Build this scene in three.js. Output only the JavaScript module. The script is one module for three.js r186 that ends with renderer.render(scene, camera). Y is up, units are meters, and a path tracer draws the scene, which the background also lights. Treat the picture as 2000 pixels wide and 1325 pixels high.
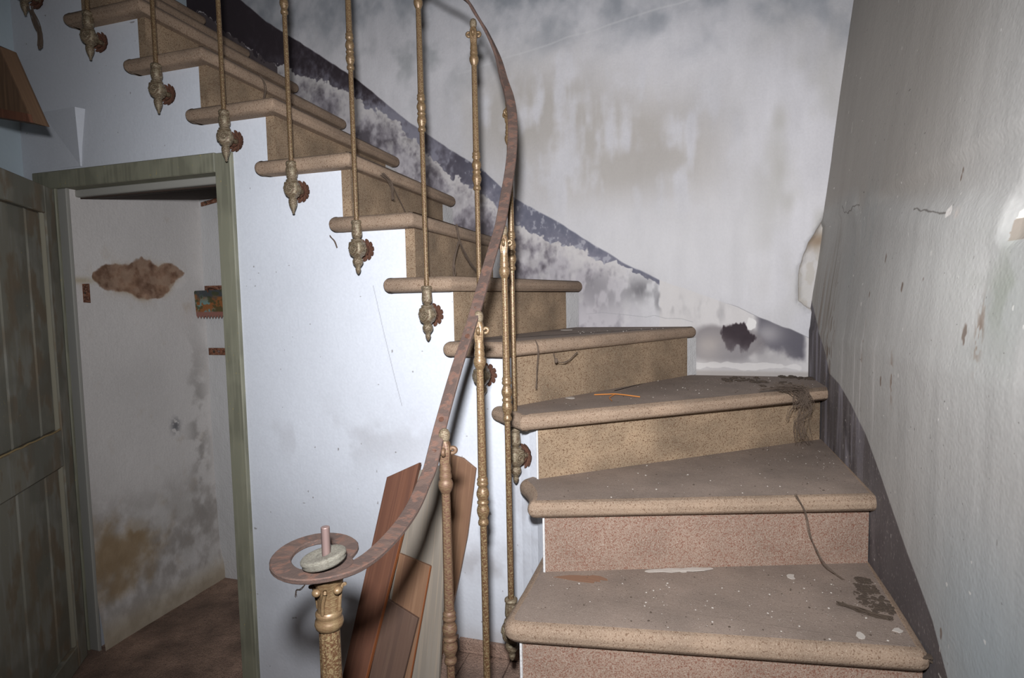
import * as THREE from 'three';
import { mergeGeometries, toCreasedNormals } from 'three/addons/utils/BufferGeometryUtils.js';

// ------------------------------------------------------------------ camera, flash, exposure
const E = 1.25;                       // eye height; heights below are given relative to the eye and lifted by E
const scene = new THREE.Scene();
scene.background = new THREE.Color(0, 0, 0);
const camera = new THREE.PerspectiveCamera(61.62, 2000 / 1325, 0.02, 30);
camera.position.set(0, E, 0);
camera.rotation.set(THREE.MathUtils.degToRad(-3.9), THREE.MathUtils.degToRad(16.64), THREE.MathUtils.degToRad(-1.125), 'YXZ');
camera.updateMatrixWorld(true);
scene.add(camera);
const renderer = new THREE.WebGLRenderer({ antialias: true });
renderer.toneMapping = THREE.LinearToneMapping;
renderer.toneMappingExposure = 1.0;
renderer.shadowMap.enabled = true;
// the camera's own flash, a hand's width above the lens; the only light in the stairwell besides a little daylight behind
const flash = new THREE.SpotLight(0xf8f9ff, 14.6, 0, THREE.MathUtils.degToRad(63), 1, 2);
flash.position.set(-0.025, E + 0.155, 0.01);
flash.target.position.set(-0.27, E + 0.08, -1.6);
flash.castShadow = true; flash.shadow.mapSize.set(2048, 2048); flash.shadow.radius = 1.5; flash.shadow.bias = -0.0008;
scene.add(flash, flash.target);

// ------------------------------------------------------------------ helpers
function mulberry(a) { return () => { a |= 0; a = a + 0x6D2B79F5 | 0; let t = Math.imul(a ^ a >>> 15, 1 | a); t = t + Math.imul(t ^ t >>> 7, 61 | t) ^ t; return ((t ^ t >>> 14) >>> 0) / 4294967296; }; }
const rand = mulberry(20240611);
const LAT = new Float32Array(65536); { const r = mulberry(77); for (let i = 0; i < 65536; i++) LAT[i] = r(); }
function vn(x, y) {
  const xf = Math.floor(x), yf = Math.floor(y); let u = x - xf, v = y - yf; u = u * u * (3 - 2 * u); v = v * v * (3 - 2 * v);
  const x0 = xf & 255, x1 = (xf + 1) & 255, y0 = (yf & 255) << 8, y1 = ((yf + 1) & 255) << 8;
  const a = LAT[y0 + x0], b = LAT[y0 + x1], c = LAT[y1 + x0], d = LAT[y1 + x1];
  return a + (b - a) * u + (c - a + (a - b - c + d) * u) * v;
}
function fbm(x, y, o = 4) { let s = 0, a = 0.5, n = 0; for (let i = 0; i < o; i++) { s += a * vn(x + i * 37.3, y + i * 91.7); n += a; x *= 2.03; y *= 2.03; a *= 0.5; } return s / n; }
const clamp = (v, a = 0, b = 1) => v < a ? a : v > b ? b : v;
const ss = (a, b, v) => { const t = clamp((v - a) / (b - a)); return t * t * (3 - 2 * t); };
const mix3 = (c, d, t) => { c[0] += (d[0] - c[0]) * t; c[1] += (d[1] - c[1]) * t; c[2] += (d[2] - c[2]) * t; return c; };
const gs = (x, y, cx, cy, rx, ry) => Math.exp(-((x - cx) ** 2 / (rx * rx) + (y - cy) ** 2 / (ry * ry)));
function lerpLine(P, x) { if (x <= P[0][0]) return P[0][1]; for (let i = 1; i < P.length; i++) if (x <= P[i][0]) { const t = (x - P[i - 1][0]) / (P[i][0] - P[i - 1][0]); return P[i - 1][1] + t * (P[i][1] - P[i - 1][1]); } return P[P.length - 1][1]; }
function segDist(x, y, P) { let m = 9; for (let i = 1; i < P.length; i++) { const [ax, ay] = P[i - 1], [bx, by] = P[i], dx = bx - ax, dy = by - ay; const t = clamp(((x - ax) * dx + (y - ay) * dy) / (dx * dx + dy * dy)); m = Math.min(m, Math.hypot(x - ax - t * dx, y - ay - t * dy)); } return m; }
// textures: fn(a, b) gets metres (or 0..1) and returns sRGB 0..255
function tex(w, h, x0, y0, x1, y1, fn, repeat = false, gray = false) {
  const d = new Uint8Array(w * h * 4);
  for (let j = 0; j < h; j++) for (let i = 0; i < w; i++) {
    const c = fn(x0 + (x1 - x0) * (i + 0.5) / w, y0 + (y1 - y0) * (j + 0.5) / h, i, j), k = (j * w + i) * 4;
    if (gray) d[k] = d[k + 1] = d[k + 2] = clamp(c * 255, 0, 255); else { d[k] = clamp(c[0], 0, 255); d[k + 1] = clamp(c[1], 0, 255); d[k + 2] = clamp(c[2], 0, 255); }
    d[k + 3] = 255;
  }
  const t = new THREE.DataTexture(d, w, h); if (!gray) t.colorSpace = THREE.SRGBColorSpace;
  t.magFilter = THREE.LinearFilter; t.minFilter = THREE.LinearMipmapLinearFilter; t.generateMipmaps = true;
  t.wrapS = t.wrapT = repeat ? THREE.RepeatWrapping : THREE.ClampToEdgeWrapping; t.needsUpdate = true; return t;
}
const rep = (t, sx, sy, ox = 0, oy = 0) => { const c = t.clone(); c.wrapS = c.wrapT = THREE.RepeatWrapping; c.repeat.set(sx, sy); c.offset.set(ox, oy); c.needsUpdate = true; return c; };
// tileable fbm: blends across the seam
const tile = (f) => (u, v, i, j) => { const bu = ss(0.8, 1, u), bv = ss(0.8, 1, v); const a = f(u, v), b = bu > 0 ? f(u - 1, v) : a, c = bv > 0 ? f(u, v - 1) : a, d = bu > 0 && bv > 0 ? f(u - 1, v - 1) : (bu > 0 ? b : c); const l = (p, q, t) => Array.isArray(p) ? p.map((e, k) => e + (q[k] - e) * t) : p + (q - p) * t; return l(l(a, b, bu), l(c, d, bu), bv); };

// ------------------------------------------------------------------ textures and materials
const U_BAND = [[-2.6, 1.86], [-1.931, 1.393], [-1.798, 1.278], [-1.589, 1.136], [-1.339, 0.959], [-1.102, 0.757], [-0.965, 0.659], [-0.786, 0.539], [-0.658, 0.417], [-0.449, 0.292], [-0.348, 0.223], [-0.21, 0.133], [-0.081, 0.066], [0.06, 0.012], [0.196, -0.041], [0.266, -0.079], [0.377, -0.126], [0.5, -0.19]];
const L_BAND = [[-2.6, 1.55], [-2.132, 1.36], [-1.861, 1.13], [-1.6, 1.0], [-1.493, 0.963], [-1.367, 0.89], [-1.198, 0.778], [-1.105, 0.694], [-0.878, 0.49], [-0.638, 0.323], [-0.533, 0.246], [-0.409, 0.2], [-0.25, 0.134], [-0.09, 0.05], [0.5, -0.3]];
function backWall(x, y) {
  const n1 = fbm(x * 2.3 + 9, y * 2.3 + 4, 5), n2 = fbm(x * 26, y * 5 + 3, 3), n3 = fbm(x * 9, y * 8, 4), n4 = vn(x * 260, y * 170);
  const k = 0.9 + 0.2 * n1 + 0.07 * (n2 - 0.5) + 0.025 * (n4 - 0.5);
  const c = [200 * k, 198 * k, 199 * k];
  const br = clamp(gs(x, y, -0.47, 0.72, 0.22, 0.2) + gs(x, y, -0.16, 0.6, 0.2, 0.16) + 0.8 * gs(x, y, -0.72, 0.75, 0.16, 0.2) + 0.6 * gs(x, y, -0.3, 0.45, 0.3, 0.1) + 0.5 * gs(x, y, 0.06, 0.52, 0.12, 0.2));
  mix3(c, [158, 150, 137], 0.55 * br * ss(0.36, 0.62, 0.55 * n3 + 0.45 * n2 + 0.1 * n1));
  const ol = gs(x, y, 0.4, 0.45, 0.14, 0.5); mix3(c, [160, 156, 142], 0.55 * ol * ss(0.3, 0.6, fbm(x * 7, y * 4 + 11, 3)));
  const up = ss(0.86, 1.16, y + 0.22 * (n3 - 0.5) + 0.12 * x); mix3(c, [124, 129, 135], up * (0.3 + 0.45 * ss(0.36, 0.72, 0.6 * n3 + 0.4 * fbm(x * 22, y * 16, 3))));
  mix3(c, [134, 138, 138], 0.5 * gs(x, y, -1.1, 1.0, 0.4, 0.16) * ss(0.36, 0.68, n3));
  { const ed = Math.abs(y - (0.93 + 0.16 * (x + 0.85)) - 0.012 * vn(x * 12, 3)); mix3(c, [214, 213, 211], 0.3 * ss(0.006, 0.001, ed) * ss(-0.95, -0.8, x) * ss(0.3, 0.0, x)); }
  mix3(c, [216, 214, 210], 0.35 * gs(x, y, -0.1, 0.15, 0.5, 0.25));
  // the painted band along the stair
  const u = lerpLine(U_BAND, x) + 0.004 * (vn(x * 40, 1) - 0.5), l = lerpLine(L_BAND, x) + 0.07 * (fbm(x * 13, y * 13 + 5, 4) - 0.5) + 0.015 * (vn(x * 90, y * 90) - 0.5);
  const ev = ss(0.35, 0.7, fbm(x * 5 + 3, y * 7, 5));
  if (x < -0.08) {
    const below = ss(0.004, -0.004, y - u);
    const dark = x < -1.2 ? [50, 41, 46] : [50 + 52 * ss(-1.2, -0.6, x), 41 + 62 * ss(-1.2, -0.6, x), 46 + 70 * ss(-1.2, -0.6, x)];
    const sm = fbm(x * 4 + 3, y * 5, 5), fine = fbm(x * 60, y * 45 + 3, 3), q = 0.5 * fbm(x * 9 + 1, y * 7, 5) + 0.3 * fbm(x * 26, y * 13 + 7, 4) + 0.2 * fine;
    mix3(dark, [132, 130, 140], clamp(0.8 * ss(0.4, 0.72, 0.75 * sm + 0.25 * fine) * ss(-2.1, -1.3, x) + 0.35 * ss(0.1, 0.0, y - l) * ss(-1.95, -1.6, x) * fine * 1.6));
    mix3(dark, [186, 186, 190], 0.5 * ss(0.62, 0.74, fine) * ss(-1.0, -0.8, x));
    const g = [160 + 40 * n1, 155 + 40 * n1, 157 + 40 * n1];
    mix3(g, [98, 92, 98], 0.75 * ss(0.4, 0.62, q)); mix3(g, [66, 60, 64], 0.55 * ss(0.56, 0.68, q));
    mix3(g, [206, 201, 196], 0.75 * ss(0.075, 0.0, l - y + 0.05 * (fine - 0.5)) * ss(0.3, 0.5, fine + 0.15));
    mix3(g, [206, 202, 198], 0.5 * ss(0.5, 0.66, fbm(x * 15 + 8, y * 12, 4)));
    const e = ss(-0.004, 0.004, y - l + 0.03 * (fine - 0.5));
    mix3(c, mix3(g, dark, e), below * (e > 0.5 ? 1 : Math.max(e, ss(-0.06, -0.35, x))));
    {
      if (x < -1.75 && y < l) mix3(c, [58, 48, 50], 0.8);
    }
  } else {
    const below = ss(0.003, -0.003, y - u);
    const w = x + 0.012 * (fbm(x * 40, y * 24, 3) - 0.5);
    mix3(c, [206, 200, 193], below * 0.5);
    mix3(c, [88, 85, 92], below * clamp(ss(0.25, 0.275, w) * ss(0.43, 0.41, w) * ss(-0.115, -0.07, y - u + 0.07 * (fbm(x * 26, y * 20, 4) - 0.5)) * (0.95 - 0.5 * gs(x, y, 0.3, -0.14, 0.05, 0.04))));
    mix3(c, [120, 114, 114], below * 0.8 * ss(0.3, 0.6, gs(x, y, 0.16, -0.17, 0.16, 0.07) + 0.5 * (n3 - 0.5)));
    mix3(c, [52, 42, 46], below * ss(0.5, 0.62, gs(x, y, 0.2, -0.15, 0.085, 0.062) + 0.75 * (fbm(x * 46, y * 18, 4) - 0.5)));
    mix3(c, [222, 219, 214], below * ss(0.5, 0.6, gs(x, y, 0.245, -0.105, 0.02, 0.03) + 0.5 * (fbm(x * 60, y * 40, 3) - 0.5)));
    mix3(c, [208, 196, 182], below * 0.6 * gs(x, y, 0.1, -0.2, 0.05, 0.05));
    mix3(c, [140, 136, 136], below * 0.7 * gs(x, y, 0.2, -0.22, 0.2, 0.06) * ss(0.35, 0.6, n3));
    mix3(c, [226, 222, 216], ss(0.5, 0.6, gs(x, y, 0.2, -0.258, 0.3, 0.016) + 1.1 * (fbm(x * 20, y * 30, 3) - 0.5)) * 0.5); mix3(c, [150, 142, 134], 0.6 * ss(-0.27, -0.285, y));
    mix3(c, [120, 118, 120], 0.8 * ss(0.0015, 0.0, Math.abs(y - u)) * ss(0.14, 0.2, x));
  }
  for (const [cx, cy, rx, ry, a] of [[-0.15, 0.03, 0.06, 0.04, 0.75], [-0.07, -0.018, 0.028, 0.035, 0.8], [-0.02, -0.03, 0.03, 0.03, 0.4], [0.1, -0.06, 0.05, 0.04, 0.5], [-0.3, 0.0, 0.1, 0.05, 0.3], [-0.4, 0.06, 0.16, 0.05, 0.45]])
    mix3(c, [98, 96, 98], a * gs(x, y, cx, cy, rx, ry) * ss(0.35, 0.6, fbm(x * 34, y * 14, 3)));
  if (y < 0.02 && x > -0.45 && x < 0.05) mix3(c, [150, 150, 150], 0.6 * ss(0.0016, 0.0004, segDist(x, y, [[-0.36, -0.06], [-0.3, -0.055], [-0.2, -0.066], [-0.13, -0.075], [-0.1, -0.068], [-0.06, -0.08], [0.0, -0.082], [0.04, -0.095]])));
  // broken plaster by the corner
  const cr = segDist(x, y, BREAK); mix3(c, [120, 110, 100], 0.7 * ss(0.003, 0.001, cr));
  if (x > lerpLine(BREAKY, y) && y > -0.06 && y < 0.3) { mix3(c, [186, 180, 170], 0.5 + 0.4 * ss(0.45, 0.6, fbm(x * 50, y * 30, 3))); mix3(c, [150, 132, 112], gs(x, y, 0.46, 0.19, 0.06, 0.03)); }
  return c;
}
const BREAK = [[0.5, 0.33], [0.482, 0.27], [0.455, 0.225], [0.43, 0.18], [0.412, 0.13], [0.4, 0.07], [0.402, -0.02], [0.43, -0.045], [0.46, -0.06]];
const BREAKY = [[-0.06, 0.44], [-0.045, 0.43], [-0.02, 0.402], [0.07, 0.4], [0.13, 0.412], [0.18, 0.43], [0.225, 0.455], [0.27, 0.482], [0.33, 0.5]];
const RB = [[-2.3, 0.0], [-1.99, -0.19], [-1.939, -0.244], [-1.82, -0.26], [-1.70, -0.295], [-1.576, -0.345], [-1.457, -0.416], [-1.294, -0.522], [-1.166, -0.596], [-1.099, -0.658], [-0.6, -1.1]];
const RIDGE = [[-1.9, 0.27], [-1.857, 0.25], [-1.83, 0.222], [-1.79, 0.226], [-1.751, 0.236], [-1.6, 0.205], [-1.4, 0.17], [-1.3, 0.158], [-1.243, 0.147], [-1.2, 0.15], [-1.157, 0.137], [-1.05, 0.12], [-0.96, 0.1], [-0.6, 0.06]];
const CRACKS = [[[-2.003, 0.271], [-1.971, 0.248], [-1.936, 0.240], [-1.903, 0.243], [-1.871, 0.249], [-1.830, 0.248]], [[-1.414, 0.177], [-1.366, 0.166], [-1.343, 0.162], [-1.308, 0.158], [-1.277, 0.147], [-1.248, 0.146], [-1.227, 0.143]]];
const SPOTS = [[-1.548, 0.082, 1.2], [-1.408, 0.013, 1.4], [-1.627, -0.002, 1.0], [-1.097, -0.071, 2.0], [-1.227, 0.218, 0.8], [-1.231, 0.205, 0.8], [-1.472, -0.200, 1.4], [-1.131, -0.598, 1.2], [-1.301, 0.026, 0.7]];
const chip = (z, y) => y > 0.072 && y < 0.23 && z > -1.02 + 0.35 * Math.max(0, y - 0.11) + 0.012 * (fbm(z * 60, y * 60, 3) - 0.5);
function rightWall(z, y) {
  const n1 = fbm(z * 2.1 + 31, y * 2.1, 5), st = fbm(z * 34, y * 3.2 + 8, 3), n3 = fbm(z * 10, y * 7 + 2, 4), g = vn(z * 300, y * 190);
  const k = 0.88 + 0.2 * n1 + 0.1 * (st - 0.5) + 0.04 * (g - 0.5);
  const c = [166 * k, 164 * k, 159 * k];
  mix3(c, [150, 163, 168], 0.7 * ss(-1.35, -0.95, z) * ss(-0.25, -0.6, y));
  mix3(c, [206, 206, 200], 0.4 * gs(z, y, -1.2, 0.05, 0.25, 0.14) + 0.3 * gs(z, y, -1.05, -0.1, 0.2, 0.2) * st);
  const rd = lerpLine(RIDGE, z);
  mix3(c, [150, 142, 132], 0.55 * ss(-0.01, 0.06, y - rd) * ss(-0.95, -1.5, z));
  mix3(c, [120, 108, 96], 0.75 * gs(z, y, -2.12, -0.12, 0.1, 0.22) * ss(0.35, 0.6, st));
  mix3(c, [112, 104, 92], 0.6 * gs(z, y, -2.02, 0.0, 0.05, 0.2) * ss(0.45, 0.6, fbm(z * 60, y * 6, 3)));
  mix3(c, [140, 144, 138], 0.5 * gs(z, y, -1.0, -0.02, 0.14, 0.1) * ss(0.4, 0.65, n3));
  mix3(c, [128, 132, 130], 0.4 * gs(z, y, -1.75, 0.1, 0.12, 0.18) * ss(0.4, 0.65, st));
  const yb = lerpLine(RB, z), inb = ss(0.003, -0.003, y - yb);
  const d = [86 + 22 * (n3 - 0.5), 79 + 22 * (n3 - 0.5), 78 + 22 * (n3 - 0.5)];
  mix3(d, [138, 134, 142], clamp(ss(-1.5, -1.85, z) * (0.35 + 2.2 * (st - 0.45)) + 0.45 * ss(0.52, 0.64, st) * ss(-1.35, -1.7, z)) * 0.85); mix3(d, [58, 52, 54], 0.6 * ss(0.55, 0.7, fbm(z * 18 + 4, y * 8, 4)) * ss(-1.3, -1.6, z));
  mix3(d, [150, 142, 136], 0.5 * ss(0.82, 0.9, g) + 0.35 * gs(z, y, -1.6, -0.5, 0.12, 0.06));
  mix3(c, d, inb);
  mix3(c, [204, 201, 198], 0.55 * ss(0.56, 0.7, fbm(z * 75, y * 4 + 3, 2)) * clamp(gs(z, y, -1.66, -0.22, 0.17, 0.14) * 1.3));
  if (vn(z * 110 + 5, y * 90) > 0.978) mix3(c, [84, 80, 76], 0.6);
  if (vn(z * 60, y * 40 + 77) > 0.976) mix3(c, [222, 218, 210], 0.6);
  for (const [cz, cy, rz, ry] of [[-1.05, -0.065, 0.012, 0.045], [-1.406, -0.19, 0.008, 0.05], [-1.62, -0.13, 0.006, 0.05]]) mix3(c, [120, 100, 84], 0.8 * gs(z, y, cz, cy, rz, ry) * ss(0.45, 0.6, fbm(z * 160, y * 60, 2)));
  for (const P of CRACKS) mix3(c, [84, 78, 72], 0.7 * ss(0.0022, 0.0005, segDist(z + 0.004 * (vn(z * 90, y * 90) - 0.5), y + 0.006 * (vn(z * 70 + 9, y * 70) - 0.5), P)));
  mix3(c, [228, 222, 214], 0.9 * ss(0.5, 0.6, gs(z, y, -1.235, 0.146, 0.02, 0.012) + 0.4 * (vn(z * 140, y * 140) - 0.5)));
  for (const [cz, cy, q] of SPOTS) mix3(c, [104, 88, 76], 0.75 * ss(0.4, 0.75, gs(z, y, cz, cy, 0.0045 * q, 0.01 * q) * (0.5 + vn(z * 200, y * 120))));
  if (chip(z, y)) mix3(c, y > 0.105 ? [236, 226, 210] : [148, 138, 126], 0.95);
  mix3(c, [196, 186, 176], 0.8 * gs(z, y, -1.205, 0.138, 0.014, 0.01) * ss(0.4, 0.6, fbm(z * 120, y * 120, 2)));
  mix3(c, [134, 138, 124], 0.5 * ss(0.4, 0.62, fbm(z * 12 + 9, y * 10, 4)) * gs(z, y, -0.98, 0.0, 0.12, 0.08));
  mix3(c, [98, 80, 64], 0.8 * ss(0.5, 0.62, fbm(z * 90 + 3, y * 22, 3)) * gs(z, y, -1.96, -0.17, 0.045, 0.14));
  return c;
}
function stairWall(x, y) {
  const n1 = fbm(x * 2.6 + 51, y * 2.6, 5), n3 = fbm(x * 11, y * 9 + 6, 4), g = vn(x * 230, y * 230);
  const k = 0.95 + 0.09 * n1 + 0.03 * (g - 0.5), c = [213 * k, 217 * k, 223 * k];
  mix3(c, [176, 176, 178], 0.6 * ss(-0.45, -1.05, y + 0.2 * (n1 - 0.5)) * (0.6 + 0.8 * (n3 - 0.3)));
  mix3(c, [186, 188, 192], 0.7 * ss(-1.3, -2.1, x) * n1);
  mix3(c, [150, 146, 146], 0.55 * (gs(x, y, -0.36, -0.52, 0.08, 0.2) + gs(x, y, -0.52, -0.75, 0.16, 0.05) + 0.5 * gs(x, y, -0.95, -0.4, 0.3, 0.08)) * ss(0.42, 0.66, n3));
  mix3(c, [150, 142, 136], 0.5 * gs(x, y, -0.47, -0.97, 0.14, 0.035) * n3 * 1.6);
  if (vn(x * 62 + 5, y * 50) > 0.982) mix3(c, [110, 104, 98], 0.6);
  const hair = segDist(x, y, [[-0.86, 0.05], [-0.83, -0.09], [-0.8, -0.22], [-0.78, -0.3]]); mix3(c, [150, 150, 154], 0.6 * ss(0.0016, 0.0004, hair));
  mix3(c, [150, 100, 70], 0.5 * gs(x, y, -1.175, 0.55, 0.006, 0.008));
  return c;
}
function closetWall(z, y) {
  const n1 = fbm(z * 3 + 71, y * 3, 5), n3 = fbm(z * 13, y * 13 + 1, 5), g = vn(z * 230, y * 230);
  const k = 0.94 + 0.1 * n1 + 0.03 * (g - 0.5), c = [214 * k, 209 * k, 204 * k];
  // bare brown patch
  const zz = z + 0.02 * (fbm(z * 14, y * 14 + 3, 3) - 0.5), e = ((zz + 1.765) / 0.215) ** 2, cx = -(zz + 1.765);
  const lump = 0.03 * Math.abs(Math.sin(zz * 21 + 0.7)) + 0.035 * fbm(zz * 16 + 2, 4, 3);
  const yt = 0.118 + (e < 1 ? Math.pow(1 - e, 0.6) * (0.03 + lump) : -1), ybm = 0.118 - (e < 1 ? Math.pow(1 - e, 0.6) * (0.055 + 0.045 * fbm(zz * 12, 9, 3)) : -1) + 0.06 * ss(0.06, 0.2, cx);
  const nn = 0.02 * (fbm(z * 40, y * 40, 4) - 0.5), di = Math.min(yt - y, y - ybm);
  const ins = e < 1 ? ss(-0.006, 0.006, di + nn) : 0, halo = e < 1.15 ? Math.exp(-Math.max(0, -di) / 0.012) * ss(1.15, 0.9, e) : 0;
  mix3(c, [178, 152, 120], 0.5 * halo * ss(0.3, 0.6, n3));
  { const m = fbm(z * 45, y * 45 + 2, 4) - 0.5; mix3(c, [140 + 90 * (n3 - 0.5) + 80 * m, 108 + 82 * (n3 - 0.5) + 76 * m, 86 + 70 * (n3 - 0.5) + 70 * m], ins * 0.95); }
  mix3(c, [170, 144, 122], 0.6 * ins * ss(0.46, 0.66, fbm(z * 30 + 4, y * 30, 5)));
  mix3(c, [196, 180, 160], 0.7 * ins * ss(0.4, 0.6, gs(z, y, -1.93, 0.08, 0.06, 0.03) + 0.5 * (n3 - 0.5)));
  mix3(c, [168, 148, 108], 0.5 * gs(z, y, -1.51, 0.1, 0.05, 0.012));
  // damp foot
  const low = ss(-0.55, -0.95, y + 0.3 * (n1 - 0.5)); mix3(c, [146, 138, 130], low * 0.6 * ss(0.3, 0.65, 0.5 * n3 + 0.5 * fbm(z * 30, y * 22, 3)));
  mix3(c, [150, 122, 84], 0.75 * ss(0.15, 0.85, gs(z, y, -1.56, -0.95, 0.2, 0.14) + 0.9 * (fbm(z * 17, y * 14, 5) - 0.5)));
  mix3(c, [206, 202, 196], 0.6 * ss(0.56, 0.68, fbm(z * 9 + 2, y * 7, 5)) * low);
  mix3(c, [176, 158, 128], 0.6 * ss(-1.12, -1.22, y));
  mix3(c, [116, 110, 104], 0.5 * gs(z, y, -1.98, -0.55, 0.05, 0.35) * ss(0.42, 0.6, n3));
  mix3(c, [80, 80, 84], 0.7 * gs(z, y, -1.86, -0.5, 0.02, 0.03) * ss(0.5, 0.6, fbm(z * 60, y * 60, 2)));
  return c;
}
const T = {};
T.back = tex(1700, 1330, -2.3, -0.5, 0.65, 1.8, backWall);
T.right = tex(1100, 1500, -2.3, -0.95, -0.6, 1.35, rightWall);
T.stair = tex(960, 1180, -2.24, -1.25, -0.2, 1.3, stairWall);
T.closet = tex(420, 1100, -2.12, -1.25, -1.44, 0.6, closetWall);
T.plaster = tex(512, 512, 0, 0, 1, 1, tile((u, v) => 0.6 * fbm(u * 14, v * 14, 5) + 0.25 * vn(u * 90, v * 90) + 0.15 * fbm(u * 60, v * 9, 2)), true, true);
const speck = (base, dark, light, pd, pl, blotch) => { const r = mulberry(base[0] * 7 + base[2]); return tex(640, 640, 0, 0, 1, 1, (u, v) => {
  const b = tile((p, q) => fbm(p * 5, q * 5, 4))(u, v), h = vn(u * 256 + 0.5, v * 256 + 0.5), h2 = vn(v * 256 * 1.6, u * 256 * 1.6 + 40), c = base.map((e) => e * (1 + blotch * (b - 0.5)));
  if (h > 1 - pd) mix3(c, dark, 0.75 * ss(1 - pd, 1 - pd + 0.12, h)); if (h2 > 1 - pl) mix3(c, light, 0.7 * ss(1 - pl, 1 - pl + 0.14, h2)); const j = (r() - 0.5) * 12; return [c[0] + j, c[1] + j, c[2] + j];
}, true); };
T.tan = speck([136, 116, 93], [92, 66, 46], [166, 148, 122], 0.34, 0.3, 0.6);
T.nose = speck([143, 122, 102], [98, 74, 56], [168, 150, 130], 0.28, 0.3, 0.3);
T.red = speck([138, 116, 100], [112, 72, 56], [168, 154, 140], 0.42, 0.36, 0.25);
T.dust = speck([130, 115, 103], [104, 90, 80], [156, 144, 134], 0.22, 0.22, 0.25);
T.earth = speck([146, 120, 104], [92, 76, 66], [172, 150, 134], 0.3, 0.2, 0.7);
T.grain = tex(256, 256, 0, 0, 1, 1, tile((u, v) => 0.5 * vn(u * 128, v * 128) + 0.5 * fbm(u * 20, v * 20, 3)), true, true);
const rusty = (a, b, c, fx, fy) => tex(256, 256, 0, 0, 1, 1, tile((u, v) => { const n = fbm(u * fx, v * fy, 5), m = fbm(u * fx * 3 + 7, v * fy * 3, 3); const o = [...a]; mix3(o, b, ss(0.44, 0.6, n)); mix3(o, c, 0.85 * ss(0.56, 0.66, m)); return o; }), true);
T.bronze = rusty([144, 127, 93], [104, 78, 54], [82, 50, 37], 18, 32);
T.bronzeDark = rusty([146, 136, 112], [108, 94, 74], [96, 68, 50], 12, 14);
T.bronzeRust = rusty([120, 102, 74], [94, 66, 52], [104, 74, 60], 16, 30);
T.rustBar = rusty([92, 74, 65], [80, 65, 58], [106, 78, 66], 14, 14);
T.rust = rusty([130, 82, 58], [92, 56, 40], [160, 124, 102], 9, 9);
T.patina = rusty([126, 123, 110], [104, 98, 85], [146, 141, 128], 7, 7);
const wood = (a, b, c, f = 1) => tex(256, 512, 0, 0, 1, 1, tile((u, v) => { const w = fbm(u * 16 * f + 1.2 * fbm(u * 3, v * 2, 2), v * 2.2, 4), s = fbm(u * 60, v * 3 + 9, 3), o = [...a]; mix3(o, b, ss(0.38, 0.62, w)); mix3(o, c, 0.7 * ss(0.55, 0.7, s)); return o; }), true);
T.woodRed = wood([112, 72, 52], [102, 65, 48], [124, 82, 60], 0.7);
T.woodGrey = wood([146, 137, 124], [138, 129, 116], [158, 144, 126], 0.7);
T.woodTan = wood([136, 102, 76], [126, 93, 70], [150, 116, 88], 0.7);
T.woodDark = wood([104, 80, 66], [95, 73, 61], [114, 90, 74], 0.7);
T.woodRaw = wood([112, 86, 64], [94, 72, 54], [126, 98, 72], 0.6);
T.doorPaint = tex(512, 512, 0, 0, 1, 1, tile((u, v) => { const n = fbm(u * 5, v * 5, 5), s = fbm(u * 40, v * 4, 3), o = [134, 131, 117]; mix3(o, [146, 144, 134], ss(0.45, 0.65, s) * 0.7); mix3(o, [118, 98, 74], 0.6 * ss(0.5, 0.68, fbm(u * 14 + 3, v * 9, 5))); mix3(o, [112, 110, 98], ss(0.45, 0.65, n) * 0.7); if (vn(u * 160, v * 120) > 0.975) mix3(o, [186, 166, 104], 0.8); return o; }), true);
T.olive = tex(512, 512, 0, 0, 1, 1, tile((u, v) => { const n = fbm(u * 6, v * 6, 4), s = fbm(u * 50, v * 5, 3), o = [132, 131, 112]; mix3(o, [117, 116, 99], ss(0.4, 0.65, n)); mix3(o, [148, 146, 126], 0.4 * ss(0.5, 0.7, s)); if (vn(u * 120, v * 50) > 0.962) mix3(o, [178, 158, 96], 0.7); return o; }), true);
T.tin = tex(128, 128, 0, 0, 1, 1, (u, v) => { const n = fbm(u * 6, v * 6, 4), m = fbm(u * 9 + 4, v * 5, 4), o = [150, 96, 52]; mix3(o, [70, 76, 78], ss(0.6, 0.9, v + 0.5 * (n - 0.5))); mix3(o, [120, 150, 146], ss(0.52, 0.62, m) * ss(0.95, 0.5, v) * ss(0.8, 0.5, u)); mix3(o, [70, 74, 44], 0.7 * ss(0.54, 0.64, fbm(u * 8, v * 8 + 9, 3))); mix3(o, [150, 104, 92], ss(0.26, 0.2, v)); return o; });

function mat(map, o = {}) { return new THREE.MeshStandardMaterial({ map, roughness: 0.9, metalness: 0, ...o }); }
const M = {};
M.back = mat(T.back, { bumpMap: rep(T.plaster, 6, 5), bumpScale: 0.0012 });
M.right = mat(T.right, { bumpMap: rep(T.plaster, 3.6, 5), bumpScale: 0.0011 });
M.stair = mat(T.stair, { bumpMap: rep(T.plaster, 4, 5), bumpScale: 0.0008 });
M.closet = mat(T.closet, { bumpMap: rep(T.plaster, 1.5, 4), bumpScale: 0.0015 });
M.white = new THREE.MeshStandardMaterial({ color: 0xc9c8c6, roughness: 0.95, bumpMap: rep(T.plaster, 3, 3), bumpScale: 0.003 });
M.leftWall = new THREE.MeshStandardMaterial({ color: 0xb3c0c6, roughness: 0.95, bumpMap: rep(T.plaster, 1, 1), bumpScale: 0.002 });
M.farWall = new THREE.MeshStandardMaterial({ color: 0x8d8880, roughness: 0.95 });
for (const k of ['tan', 'nose', 'red', 'dust', 'earth']) M[k] = mat(rep(T[k], 2.2, 2.2), { bumpMap: rep(T.grain, 4, 4), bumpScale: k === 'earth' ? 0.004 : 0.0008 });
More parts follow.
